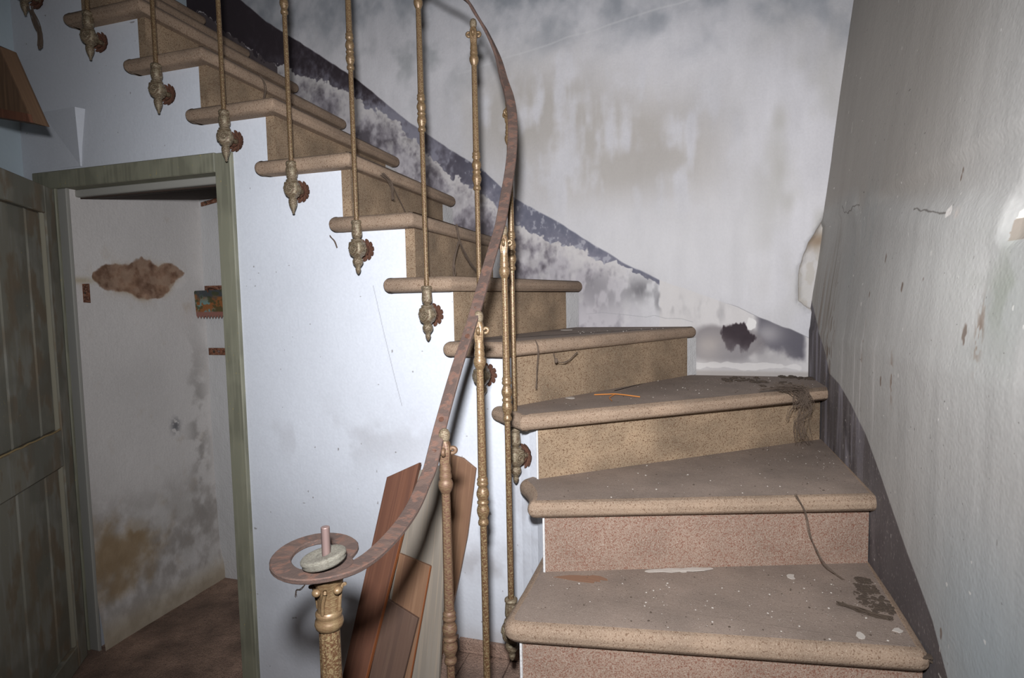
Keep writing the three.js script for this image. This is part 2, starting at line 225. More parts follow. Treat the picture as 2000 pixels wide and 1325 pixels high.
M.bronze = mat(rep(T.bronze, 1, 8), { roughness: 0.42, metalness: 0.3 });
M.bronzeDark = mat(rep(T.bronzeDark, 2, 2), { roughness: 0.45, metalness: 0.3, bumpMap: rep(T.grain, 3, 3), bumpScale: 0.0004 });
M.bronzeNewel = mat(rep(T.bronze, 2, 14), { roughness: 0.45, metalness: 0.3 });
M.bronzeRust = mat(rep(T.bronzeRust, 1, 8), { roughness: 0.55, metalness: 0.25 });
M.rustBar = mat(rep(T.rustBar, 4, 4), { roughness: 0.8, metalness: 0.15, bumpMap: rep(T.grain, 8, 8), bumpScale: 0.0008 });
M.rust = mat(rep(T.rust, 10, 10), { roughness: 0.9, bumpMap: rep(T.grain, 12, 12), bumpScale: 0.0015 });
M.patina = mat(rep(T.patina, 10, 10), { roughness: 0.8, bumpMap: rep(T.grain, 10, 10), bumpScale: 0.0005 });
M.steel = new THREE.MeshStandardMaterial({ color: 0x85706a, roughness: 0.45, metalness: 0.5 });
for (const k of ['woodRed', 'woodGrey', 'woodTan', 'woodDark', 'woodRaw']) M[k] = mat(rep(T[k], 4, 1.2), { roughness: 0.72, bumpMap: rep(T[k], 4, 1.2), bumpScale: 0.0008 });
M.orangeEdge = new THREE.MeshStandardMaterial({ color: 0x9a5a30, roughness: 0.7 });
M.door = mat(rep(T.doorPaint, 1.6, 1.2), { roughness: 0.7 });
M.doorWorn = new THREE.MeshStandardMaterial({ color: 0x8f8a78, roughness: 0.8 });
M.olive = mat(rep(T.olive, 2.5, 1.4), { roughness: 0.65 });
M.reveal = new THREE.MeshStandardMaterial({ color: 0x9a9890, roughness: 0.8 });
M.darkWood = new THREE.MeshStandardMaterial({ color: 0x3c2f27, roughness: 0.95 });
M.tin = mat(T.tin, { roughness: 0.6, metalness: 0.2 });
M.dirt = new THREE.MeshStandardMaterial({ color: 0x4a3e33, roughness: 1 });
M.web = new THREE.MeshStandardMaterial({ color: 0x5f5145, roughness: 1 });
M.flake = new THREE.MeshStandardMaterial({ color: 0xb3aba1, roughness: 1 });
M.straw = new THREE.MeshStandardMaterial({ color: 0xc07a38, roughness: 0.8 });

const used = {};
function numbered(n) { const k = used[n] = (used[n] ?? -1) + 1; return k ? n + '_' + String(k).padStart(3, '0') : n; }
function fin(o) { o.traverse((m) => { if (m.isMesh) { m.castShadow = m.receiveShadow = true; } }); return o; }
// geometry in eye-relative world coordinates -> top-level mesh
function struct(name, geo, m) { geo = geo.clone().translate(0, E, 0); const o = new THREE.Mesh(geo, m); o.name = numbered(name); o.userData = { kind: 'structure' }; scene.add(o); return fin(o); }
function tag(o, label, category, group, kind) { o.userData = { label, category }; if (group) o.userData.group = group; if (kind) o.userData.kind = kind; return o; }
function thing(name, label, category, [x, y, z], group) { const o = new THREE.Group(); o.name = numbered(name); o.position.set(x, y + E, z); tag(o, label, category, group); scene.add(o); return o; }
// part from eye-relative world geometry under a thing that has no rotation
function part(name, geo, m, parent, label) {
  const p = parent.userData.base ?? [parent.position.x, parent.position.y - E, parent.position.z];
  const o = new THREE.Mesh(geo.clone().translate(-p[0], -p[1], -p[2]), m); o.name = name; if (label) o.userData = { label }; parent.add(o); return fin(o);
}
function lone(name, label, category, geo, m, [x, y, z], group, kind) { const o = new THREE.Mesh(geo.clone().translate(-x, -y, -z), m); o.name = numbered(name); o.position.set(x, y + E, z); tag(o, label, category, group, kind); scene.add(o); return fin(o); }

// uv in metres from the dominant normal
function boxUV(g, s = 1, off = 0) {
  g = g.index ? g.toNonIndexed() : g; const p = g.attributes.position, n = g.attributes.normal, uv = new Float32Array(p.count * 2);
  for (let i = 0; i < p.count; i += 3) {
    const nx = Math.abs(n.getX(i) + n.getX(i + 1) + n.getX(i + 2)), ny = Math.abs(n.getY(i) + n.getY(i + 1) + n.getY(i + 2)), nz = Math.abs(n.getZ(i) + n.getZ(i + 1) + n.getZ(i + 2));
    for (let k = i; k < i + 3; k++) { const x = p.getX(k), y = p.getY(k), z = p.getZ(k); const [a, b] = ny >= nx && ny >= nz ? [x, z] : nx > nz ? [z, y] : [x, y]; uv[k * 2] = a * s + off; uv[k * 2 + 1] = b * s + off * 1.7; }
  }
  g.setAttribute('uv', new THREE.BufferAttribute(uv, 2)); return g;
}
function merge(list) { return mergeGeometries(list.map((g) => { const q = g.index ? g.toNonIndexed() : g.clone(); for (const k of Object.keys(q.attributes)) if (!['position', 'normal', 'uv'].includes(k)) q.deleteAttribute(k); q.clearGroups(); return q; })); }
function box(x0, x1, y0, y1, z0, z1) { return boxUV(new THREE.BoxGeometry(x1 - x0, y1 - y0, z1 - z0).translate((x0 + x1) / 2, (y0 + y1) / 2, (z0 + z1) / 2)); }
// box with small chamfers
function cbox(x0, x1, y0, y1, z0, z1, b = 0.003) {
  const w = x1 - x0, h = y1 - y0; const s = new THREE.Shape([[0, 0], [w - 2 * b, 0], [w - 2 * b, h - 2 * b], [0, h - 2 * b]].map((p) => new THREE.Vector2(...p)));
  return boxUV(new THREE.ExtrudeGeometry(s, { depth: z1 - z0 - 2 * b, bevelEnabled: true, bevelSize: b, bevelThickness: b, bevelSegments: 1 }).translate(x0 + b, y0 + b, z0 + b));
}
// vertical prism over a plan polygon [[x, z], ...]
function prism(P, y0, y1) { const s = new THREE.Shape(P.map(([x, z]) => new THREE.Vector2(x, -z))); return boxUV(new THREE.ExtrudeGeometry(s, { depth: y1 - y0, bevelEnabled: false }).rotateX(-Math.PI / 2).translate(0, y0, 0)); }
// lathe with optional outline factor f(angle, y)
function lathe(P, n = 20, f) {
  const g = new THREE.LatheGeometry(P.map(([r, y]) => new THREE.Vector2(Math.max(r, 0.00001), y)), n);
  if (f) { const p = g.attributes.position; for (let i = 0; i < p.count; i++) { const x = p.getX(i), z = p.getZ(i), k = f(Math.atan2(z, x), p.getY(i)); p.setX(i, x * k); p.setZ(i, z * k); } g.computeVertexNormals(); }
  return g;
}
function tube(P, r, n = 6, seg = 0, closed = false) { const c = new THREE.CatmullRomCurve3(P.map((p) => new THREE.Vector3(...p)), closed); return new THREE.TubeGeometry(c, seg || P.length * 4, r, n, closed); }

// ------------------------------------------------------------------ the room
function gridWall(a0, a1, na, b0, b1, nb, pos, T0) {
  const g = new THREE.PlaneGeometry(1, 1, na, nb), p = g.attributes.position, uv = g.attributes.uv;
  for (let i = 0; i < p.count; i++) { const a = a0 + (a1 - a0) * (p.getX(i) + 0.5), b = b0 + (b1 - b0) * (p.getY(i) + 0.5), q = pos(a, b); p.setXYZ(i, ...q); uv.setXY(i, (a - T0[0]) / (T0[2] - T0[0]), (b - T0[1]) / (T0[3] - T0[1])); }
  g.computeVertexNormals(); return g;
}
const ZB = -2.24, XR = 0.435;
const lean = (y) => y < -0.12 ? 0 : y < 0.24 ? 0.046 * ss(-0.2, 0.34, y) * 1.05 : 0.036 + (y - 0.24) * 0.112;
const rightX = (z, y) => XR + lean(y) + 0.006 * (fbm(z * 3, y * 3 + 50, 3) - 0.5) - (z > -2.1 ? 0.004 * Math.exp(-(((y - lerpLine(RIDGE, z) + 0.03) / 0.03) ** 2)) * ss(-2.0, -1.8, z) * (0.6 + 0.6 * vn(z * 9, 4)) : 0) + 0.007 * ss(0.0, 0.03, y - lerpLine(RIDGE, z) - 0.006 * vn(z * 30, 3)) * ss(-2.1, -1.7, z) + (chip(z, y) ? 0.012 : 0);
struct('wall_back', merge([
  gridWall(-2.6, 0.8, 260, -1.25, 2.2, 250, (x, y) => { const k = y > -0.06 && y < 0.33 && x > lerpLine(BREAKY, y) ? 0.014 + 0.012 * fbm(x * 30, y * 30, 3) : 0; return [x, y, ZB + 0.006 * (fbm(x * 3, y * 3, 4) - 0.5) - k]; }, [-2.3, -0.5, 0.65, 1.8]),
  box(-2.7, 0.9, -1.4, 2.35, ZB - 0.25, ZB - 0.03)]), M.back);
{ const g = gridWall(2.6, -2.3, 240, -1.25, 2.2, 200, (z, y) => [rightX(z, y), y, z], [-2.3, -0.95, -0.6, 1.35]);
  struct('wall_right', merge([g, box(0.95, 1.15, -1.4, 2.35, -2.5, 2.7)]), M.right); }
struct('wall_left', box(-2.44, -2.24, -1.25, 2.2, -2.5, 2.7), M.leftWall);
struct('wall_front', box(-2.44, 1.15, -1.25, 2.2, 2.6, 2.8), M.farWall);
struct('ceiling', box(-2.5, 1.15, 2.2, 2.4, -2.5, 2.8), M.farWall);
struct('floor', box(-2.5, 1.15, -1.45, -1.25, -2.5, 2.8), M.earth);

// heights of the treads (underside, top) and lines of the stair
const nb = (k) => 0.0275 + 0.18 * (k - 5), TH = 0.042, nt = (k) => nb(k) + TH;
const WZ = -1.478;
{ // wall under the flight with its doorway and the string wall that turns round to the lower steps
  const RX = { 5: -0.609, 6: -0.726, 7: -0.925, 8: -1.178, 9: -1.418, 10: -1.651, 11: -1.886, 12: -2.121 };
  const P = [[-2.24, -1.25], [-2.06, -1.25], [-2.06, 0.425], [-1.38, 0.425], [-1.38, -1.25], [-0.44, -1.25], [-0.44, nb(4)], [RX[5], nb(4)]];
  for (let k = 5; k <= 11; k++) P.push([RX[k], nb(k)], [RX[k + 1], nb(k)]);
  P.push([RX[12], nb(12)], [-2.24, nb(12)]);
  const flat = new THREE.ExtrudeGeometry(new THREE.Shape(P.map((p) => new THREE.Vector2(...p))), { depth: 0.07, bevelEnabled: false }).translate(0, 0, WZ - 0.07);
  const zone = (Q, y1) => { const s = []; for (let i = 0; i < Q.length; i++) { const a = Q[Math.max(0, i - 1)], b = Q[Math.min(Q.length - 1, i + 1)], l = Math.hypot(b[0] - a[0], b[1] - a[1]); s.push([Q[i][0] + (b[1] - a[1]) / l * -0.05 * -1, Q[i][1] - (b[0] - a[0]) / l * 0.05]); } return prism([...Q, ...s.reverse()], -1.25, y1); };
  const list = [flat,
    zone([[-0.445, WZ], [-0.42, -1.468], [-0.39, -1.449], [-0.366, -1.43]], nb(3)),
    zone([[-0.366, -1.429], [-0.34, -1.395], [-0.322, -1.35], [-0.316, -1.316]], nb(2)),
    zone([[-0.3135, -1.295], [-0.311, -1.2], [-0.312, -1.10]], nb(1)),
    zone([[-0.312, -1.11], [-0.315, -1.0], [-0.318, -0.9]], nb(0)), zone([[-0.318, -0.905], [-0.335, -0.8], [-0.36, -0.7]], nb(-1))];
  const g = merge(list), p = g.attributes.position, uv = g.attributes.uv;
  for (let i = 0; i < p.count; i++) { const x = p.getX(i) + Math.max(0, p.getZ(i) - WZ) * 0.3; uv.setXY(i, (x + 2.24) / 2.04, (p.getY(i) + 1.25) / 2.55); }
  const w = struct('wall_stair', g, M.stair); w.userData.base = [0, -E, 0];
  // slanting slip of repair plaster above the door head
  const s = new THREE.BufferGeometry();
  const q = [[-2.13, 0.683, 0], [-1.945, 0.674, 0.022], [-1.962, 0.485, 0.004], [-2.12, 0.485, 0], [-2.13, 0.683, -0.01], [-1.92, 0.671, -0.01], [-1.958, 0.485, -0.01], [-2.12, 0.485, -0.01]].map(([x, y, z]) => [x, y, WZ + z]);
  const F = [[0, 3, 2], [0, 2, 1], [1, 2, 6], [1, 6, 5], [0, 1, 5], [0, 5, 4], [3, 7, 6], [3, 6, 2]];
  s.setAttribute('position', new THREE.Float32BufferAttribute(F.flat().flatMap((i) => q[i]), 3)); s.computeVertexNormals();
  part('plaster_patch', boxUV(s), M.stair, w);
  const su = w.children[0].geometry.attributes.uv, sp = s.attributes.position; for (let i = 0; i < su.count; i++) su.setXY(i, (sp.getX(i) + 2.24) / 2.04, (sp.getY(i) + 1.25) / 2.55);
}
// cupboard under the stair
{ const g = gridWall(-1.482, -2.12, 40, -1.25, 0.5, 110, (z, y) => { const ins = ((z + 1.765) / 0.19) ** 2 + ((y - 0.115) / 0.06) ** 2; return [-2.042 + 0.004 * (fbm(z * 5, y * 5, 3) - 0.5) - (ins < 1 ? 0.006 * (0.5 + fbm(z * 40, y * 40, 3)) * ss(1, 0.7, ins) : 0) + 0.02 * ss(-1.05, -1.22, y) + 0.01 * fbm(z * 7, y * 7 + 3, 3) * ss(-0.7, -1, y), y, z]; }, [-2.12, -1.25, -1.44, 0.6]);
  g.setIndex([...g.index.array]); struct('wall_closet_left', merge([g, box(-2.2, -2.07, -1.25, 0.5, -2.14, -1.56)]), M.closet); }
struct('wall_closet_back', gridWall(-2.1, -1.18, 60, -1.25, 0.48, 90, (x, y) => [x, y, -2.05 + 0.008 * (fbm(x * 6, y * 6, 4) - 0.5)], [-2.1, -1.25, -1.2, 0.5]), M.white);
struct('wall_closet_right', box(-1.2, -1.12, -1.25, 0.37, -2.1, -1.55), M.white);
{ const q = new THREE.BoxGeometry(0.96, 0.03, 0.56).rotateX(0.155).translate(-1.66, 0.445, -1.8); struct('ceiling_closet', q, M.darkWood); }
{ // door frame: olive boards round the opening
  const o = new THREE.Group(); o.name = 'trim_1'; o.position.set(-1.72, 0, WZ); o.userData = { kind: 'structure', label: 'olive green painted wooden frame around the low doorway' }; scene.add(o);
  part('jamb', cbox(-1.392, -1.331, -1.25, 0.4735, WZ - 0.075, WZ + 0.014), M.olive, o);
  part('jamb', cbox(-2.18, -2.078, -1.25, 0.418, WZ - 0.02, WZ + 0.012), M.olive, o);
  part('head', cbox(-2.182, -1.393, 0.4165, 0.4765, WZ - 0.05, WZ + 0.013), M.olive, o);
  part('head_stop', cbox(-2.045, -1.395, 0.392, 0.417, WZ - 0.085, WZ - 0.03), M.reveal, o);
  part('jamb_stop', cbox(-2.079, -2.036, -1.25, 0.4175, WZ - 0.008, WZ + 0.005), M.reveal, o);
}
{ // door leaf, ajar towards the room; its own frame runs along +x from the hinge
  const o = new THREE.Group(); o.name = 'door_1'; o.position.set(-2.052, 0, -1.457); o.rotation.y = -55.58 * Math.PI / 180; o.userData = { kind: 'structure', label: 'grey green panelled wooden door standing ajar at the left edge' }; scene.add(o);
  const P = (n, g, m, l) => { const q = new THREE.Mesh(g.translate(0, E, 0), m); q.name = n; if (l) q.userData = { label: l }; o.add(q); return fin(q); };
  const t0 = 0.0, t1 = 0.036, bt = -1.238, tp = 0.405;     // visible face is local -z
  P('stile', cbox(0.03, 0.1, bt, tp, t0, t1), M.door); P('stile', cbox(0.58, 0.66, bt, tp, t0, t1), M.door);
  P('rail', cbox(0.1, 0.58, 0.315, tp, t0, t1), M.door); P('rail', cbox(0.1, 0.58, -0.528, -0.404, t0, t1), M.door); P('rail', cbox(0.1, 0.58, bt, -1.16, t0, t1), M.door);
  for (const [y0, y1] of [[-0.404, 0.315], [-1.16, -0.528]]) {
    for (const [x0, x1] of [[0.108, 0.203], [0.209, 0.378], [0.384, 0.572]]) P('panel_board', cbox(x0, x1, y0, y1, 0.014, 0.03, 0.004), M.door);
    P('panel_moulding', merge([cbox(0.1, 0.108, y0, y1, 0.004, 0.03), cbox(0.572, 0.58, y0, y1, 0.004, 0.03)]), M.doorWorn);
    P('panel_backing', box(0.1, 0.58, y0, y1, 0.028, 0.033), M.darkWood);
  }
  P('filler_line', tube(Array.from({ length: 14 }, (_, i) => [0.105 + i * 0.036, -0.402 + 0.004 * (rand() - 0.5), 0.002]), 0.003, 5), new THREE.MeshStandardMaterial({ color: 0xa58f66, roughness: 1 }), 'yellowed filler along the top of the middle rail');
}

// ------------------------------------------------------------------ the stone stair
function roundPoly(P, R) {
  const o = []; P.forEach((p, i) => { const r = R[i] ?? 0; if (!r) { o.push(p); return; } const a = P[(i + P.length - 1) % P.length], b = P[(i + 1) % P.length];
    const ua = [a[0] - p[0], a[1] - p[1]], ub = [b[0] - p[0], b[1] - p[1]], la = Math.hypot(...ua), lb = Math.hypot(...ub), d = Math.min(r, la * 0.45, lb * 0.45), s = [p[0] + ua[0] / la * d, p[1] + ua[1] / la * d], e = [p[0] + ub[0] / lb * d, p[1] + ub[1] / lb * d];
    for (let k = 0; k <= 5; k++) { const t = k / 5, w = 1 - t; o.push([w * w * s[0] + 2 * w * t * p[0] + t * t * e[0], w * w * s[1] + 2 * w * t * p[1] + t * t * e[1]]); } }); return o;
}
function inset(P, d) {
  const n = P.length, o = []; let A = 0; for (let i = 0; i < n; i++) { const a = P[i], b = P[(i + 1) % n]; A += a[0] * b[1] - b[0] * a[1]; } const s = A > 0 ? 1 : -1;
  for (let i = 0; i < n; i++) { const a = P[(i + n - 1) % n], p = P[i], b = P[(i + 1) % n]; let e1 = [p[0] - a[0], p[1] - a[1]], e2 = [b[0] - p[0], b[1] - p[1]]; const l1 = Math.hypot(...e1), l2 = Math.hypot(...e2); const n1 = [-e1[1] / l1 * s, e1[0] / l1 * s], n2 = [-e2[1] / l2 * s, e2[0] / l2 * s]; const k = Math.max(0.35, 1 + n1[0] * n2[0] + n1[1] * n2[1]); o.push([p[0] + (n1[0] + n2[0]) / k * d, p[1] + (n1[1] + n2[1]) / k * d]); }
  return o;
}
function treadGeo(P, y0, seed) {
  const r = TH / 2, N = 10, rings = []; 
  for (let j = 0; j <= N; j++) { const a = -Math.PI / 2 + Math.PI * j / N; rings.push([inset(P, r * (1 - Math.cos(a))), y0 + r + r * Math.sin(a)]); }
  const n = P.length, pos = [], idx = []; for (const [Q, y] of rings) for (const [x, z] of Q) pos.push(x, y, z);
  let A = 0; for (let i = 0; i < n; i++) { const a = P[i], b = P[(i + 1) % n]; A += a[0] * b[1] - b[0] * a[1]; } const fl = A > 0;
  const tri = (a, b, c) => fl ? idx.push(a, c, b) : idx.push(a, b, c);
  for (let j = 0; j < N; j++) for (let i = 0; i < n; i++) { const a = j * n + i, b = j * n + (i + 1) % n, c = a + n, d = b + n; tri(a, d, b); tri(a, c, d); }
  const cap = THREE.ShapeUtils.triangulateShape(rings[N][0].map((p) => new THREE.Vector2(...p)), []);
  const side = idx.length; const o = N * n;
  for (const [a, b, c] of THREE.ShapeUtils.triangulateShape(rings[0][0].map((p) => new THREE.Vector2(...p)), [])) fl ? idx.push(a, b, c) : idx.push(a, c, b);
  const under = idx.length; for (const [a, b, c] of cap) fl ? idx.push(o + a, o + c, o + b) : idx.push(o + a, o + b, o + c);
  let g = new THREE.BufferGeometry(); g.setAttribute('position', new THREE.Float32BufferAttribute(pos, 3)); g.setIndex(idx);
  // make sure faces look outwards
  g = g.toNonIndexed(); g.computeVertexNormals(); { const nn = g.attributes.normal; if (nn.getY(under) < 0) { const p = g.attributes.position; for (let i = 0; i < p.count; i += 3) { const t = [p.getX(i), p.getY(i), p.getZ(i)]; p.setXYZ(i, p.getX(i + 1), p.getY(i + 1), p.getZ(i + 1)); p.setXYZ(i + 1, ...t); } } }
  g = toCreasedNormals(g, 0.75); g.addGroup(0, under, 0); g.addGroup(under, idx.length - under, 1);
  const gr = g.groups.map((e) => ({ ...e })); boxUV(g, 1, seed * 0.37); g.groups = gr; return g;
}
const stair = thing('staircase', 'worn speckled tan stone staircase turning left up between plastered walls', 'staircase', [-0.4, -1.25, -1.5]);
const treads = {
  1: [[[-0.352, -1.042], [0.434, -1.152], [0.455, -1.62], [-0.345, -1.40], [-0.346, -1.2]], [0.045, 0.02, 0, 0, 0]],
  2: [[[-0.346, -1.246], [0.446, -1.482], [0.455, -2.07], [-0.36, -1.5], [-0.416, -1.412], [-0.372, -1.35], [-0.352, -1.30]], [0.02, 0.015, 0, 0, 0.03, 0.04, 0.03]],
  3: [[[-0.386, -1.352], [0.455, -1.967], [0.455, -2.225], [-0.03, -2.225], [-0.45, -1.60], [-0.508, -1.468]], [0.006, 0, 0, 0, 0, 0.02]],
  4: [[[-0.44, -1.42], [0.062, -2.23], [-0.44, -2.23], [-0.60, -1.6], [-0.634, -1.434]], [0.02, 0.03, 0, 0, 0.02]],
  5: [[[-0.598, -1.432], [-0.366, -2.22], [-0.75, -2.225], [-0.80, -1.6], [-0.806, -1.432]], [0.008, 0.02, 0, 0, 0.012]]
};
for (const [k, x, l] of [[6, -0.703, -0.974], [7, -0.893, -1.221], [8, -1.14, -1.467], [9, -1.387, -1.702], [10, -1.618, -1.944], [11, -1.866, -2.2], [12, -2.1, -2.236]]) treads[k] = [[[x, -1.432], [x + 0.008, -2.205], [l, -2.21], [l, -1.432]], [0.006, 0.015, 0, 0.012]];
treads[0] = [[[-0.352, -0.86], [0.43, -0.84], [0.43, -1.16], [-0.345, -1.1]], [0.04, 0.01, 0, 0]];
treads[-1] = [[[-0.37, -0.62], [0.43, -0.54], [0.43, -0.88], [-0.35, -0.88]], [0.04, 0.01, 0, 0]];
for (const k of Object.keys(treads).map(Number).sort((a, b) => a - b)) part('tread', treadGeo(roundPoly(...treads[k]), nb(k), k + 3), [k === 1 ? M.nose : M.nose, M.dust], stair);
const risers = {
  2: [[-0.312, -1.285], [0.432, -1.522]], 3: [[-0.36, -1.424], [0.43, -2.03]], 4: [[-0.442, -1.478], [0.02, -2.185]], 5: [[-0.607, -1.477], [-0.42, -2.13]],
  6: [[-0.722, -1.477], [-0.712, -2.14]], 7: [[-0.921, -1.477], [-0.915, -2.13]], 8: [[-1.174, -1.477], [-1.168, -2.14]], 9: [[-1.414, -1.477], [-1.408, -2.17]], 10: [[-1.647, -1.477], [-1.641, -2.17]], 11: [[-1.882, -1.477], [-1.876, -2.2]], 12: [[-2.117, -1.477], [-2.112, -2.2]],
  1: [[-0.312, -1.075], [0.43, -1.185]], 0: [[-0.315, -0.895], [0.43, -0.875]], '-1': [[-0.34, -0.655], [0.43, -0.575]]
};
for (const k of Object.keys(risers).map(Number).sort((a, b) => a - b)) {
  const [a, b] = risers[k], l = Math.hypot(b[0] - a[0], b[1] - a[1]), n = [(b[1] - a[1]) / l * 0.03, -(b[0] - a[0]) / l * 0.03], sgn = 1;
  const A = [a[0] + n[0] * sgn, a[1] + n[1] * sgn], B = [b[0] + n[0] * sgn, b[1] + n[1] * sgn];
  part('riser', boxUV(prism([a, b, B, A], k === -1 ? -1.25 : nt(k - 1) - 0.002, nb(k) + 0.004), 1, k * 0.31), k <= 2 ? M.red : M.tan, stair, k <= 2 ? 'riser speckled reddish brown' : undefined);
  if (k >= 4 && k <= 9) { const d = [(b[0] - a[0]) / l, (b[1] - a[1]) / l], e = (ZB + 0.005 - b[1]) / d[1], c = [b[0] + d[0] * e, ZB + 0.005]; part('mortar_joint', prism([b, c, [c[0] - 0.03, c[1]], B], nt(k - 1) - 0.002, nb(k)), M.white, stair); }
}
// thin white bead of plaster where the string wall meets the ends of the lower risers
for (const [x, z, y0, y1] of [[-0.3135, -1.283, nt(1), nb(2)], [-0.3615, -1.4225, nt(2), nb(3)], [-0.3135, -1.071, nt(0), nb(1)]]) part('mortar_joint', cbox(x - 0.003, x + 0.002, y0, y1, z - 0.012, z + 0.0025, 0.001), M.white, stair);

{ // low ledge beside the stair, laid with stone tiles, with a slab skirting above it
  const o = new THREE.Group(); o.name = 'floor_ledge'; o.position.set(-0.6, 0, -1.42); o.userData = { kind: 'structure', label: 'low stone ledge at the wall foot left of the lower steps' }; scene.add(o);
  part('ledge_body', box(-0.9, -0.315, -1.25, -1.022, WZ, -1.345), M.earth, o);
  const cuts = [-0.9, -0.735, -0.585, -0.46, -0.315];
  for (let i = 0; i < 4; i++) part('tile', cbox(cuts[i] + 0.002, cuts[i + 1] - 0.002, -1.024, -1.0105 - 0.002 * (i % 2), WZ, -1.342, 0.002), M.earth, o);
  for (const [a, b] of [[-0.9, -0.62], [-0.615, -0.34]]) part('skirting_slab', cbox(a, b, -1.0105, -0.966 - (b > -0.5 ? 0.006 : 0), WZ, WZ + 0.016), M.earth, o);
}

// ------------------------------------------------------------------ the railing
const railing = thing('stair_railing', 'rusty flat iron handrail on slender gilded balusters curling round a newel post', 'railing', [-0.435, -1.25, -0.608]);
{ // flat bar sweep
  const P = [[-2.2, 2.0, -1.43], [-1.2, 1.262, -1.43], [-0.8, 0.965, -1.43], [-0.6, 0.822, -1.43], [-0.532, 0.775, -1.43], [-0.506, 0.733, -1.43], [-0.481, 0.691, -1.43], [-0.45, 0.622, -1.427], [-0.432, 0.56, -1.418], [-0.414, 0.512, -1.4], [-0.399, 0.46, -1.373], [-0.389, 0.405, -1.342], [-0.383, 0.34, -1.308], [-0.381, 0.292, -1.28], [-0.381, 0.243, -1.25], [-0.38, 0.167, -1.2], [-0.384, 0.124, -1.171], [-0.389, 0.06, -1.126], [-0.393, -0.017, -1.067], [-0.399, -0.061, -1.04], [-0.406, -0.105, -1.012], [-0.411, -0.146, -0.986], [-0.416, -0.221, -0.934], [-0.414, -0.257, -0.901], [-0.411, -0.287, -0.869], [-0.409, -0.302, -0.839], [-0.405, -0.314, -0.809], [-0.402, -0.324, -0.778], [-0.399, -0.333, -0.731], [-0.398, -0.338, -0.685], [-0.4, -0.34, -0.645],
    [-0.407, -0.339, -0.613], [-0.42, -0.338, -0.594], [-0.44, -0.338, -0.582], [-0.464, -0.338, -0.58], [-0.488, -0.338, -0.59], [-0.508, -0.338, -0.611], [-0.518, -0.338, -0.638], [-0.516, -0.338, -0.664], [-0.502, -0.338, -0.684], [-0.481, -0.338, -0.69], [-0.46, -0.338, -0.684], [-0.441, -0.338, -0.668], [-0.432, -0.338, -0.645], [-0.433, -0.338, -0.62]];
  const c = new THREE.CatmullRomCurve3(P.map((p) => new THREE.Vector3(...p)), false, 'centripetal'), N = 420, pos = [], uv = [], idx = [];
  const prof = [[-1, 0.6], [-0.88, 1], [0.88, 1], [1, 0.6], [1, -0.6], [0.88, -1], [-0.88, -1], [-1, -0.6]], L = c.getLength();
  for (let i = 0; i <= N; i++) {
    const t = i / N, p = c.getPointAt(t), d = c.getTangentAt(t), h = new THREE.Vector3(-d.z, 0, d.x).normalize(), u = new THREE.Vector3().crossVectors(h, d).normalize();
    if (u.y < 0) u.negate();
    const w = 0.0118 + 0.0016 * ss(0.86, 0.95, t) - 0.004 * ss(0.985, 1, t), k = 0.0034 + 0.0003 * vn(t * 300, 4);
    prof.forEach(([a, b], j) => { pos.push(p.x + h.x * a * w + u.x * b * k, p.y + h.y * a * w + u.y * b * k, p.z + h.z * a * w + u.z * b * k); uv.push(j / 8 * 0.09, t * L); });
  }
  for (let i = 0; i < N; i++) for (let j = 0; j < 8; j++) { const a = i * 8 + j, b = i * 8 + (j + 1) % 8; idx.push(a, b, a + 8, b, b + 8, a + 8); }
  for (let j = 1; j < 7; j++) { idx.push(0, j + 1, j); const e = N * 8; idx.push(e, e + j, e + j + 1); }
  let g = new THREE.BufferGeometry(); g.setAttribute('position', new THREE.Float32BufferAttribute(pos, 3)); g.setAttribute('uv', new THREE.Float32BufferAttribute(uv, 2)); g.setIndex(idx); g.computeVertexNormals();
  g = toCreasedNormals(g, 0.6);
  const bar = part('handrail', g, M.rustBar, railing, 'flat rusty iron bar');
  const base = [railing.position.x, railing.position.y - E, railing.position.z];
  for (const [x, y, z] of [[-0.384, 0.249, -1.268], [-0.384, 0.233, -1.254], [-0.382, 0.176, -1.207], [-0.392, -0.015, -1.068], [-0.398, -0.07, -1.03], [-0.416, -0.215, -0.936], [-0.413, -0.262, -0.896]]) {
    const s = new THREE.Mesh(merge([new THREE.CylinderGeometry(0.0048, 0.0052, 0.0022, 12), new THREE.BoxGeometry(0.007, 0.0008, 0.0014).translate(0, 0.0014, 0)]), M.rust);
    s.name = 'screw'; s.position.set(x - base[0], y + 0.0028 - base[1], z - base[2]); s.rotation.x = 0.75; bar.add(s); fin(s);
  }
}
const flute = (n, a) => (t) => 1 - a * (0.5 + 0.5 * Math.cos(t * n));
const GEO = {};
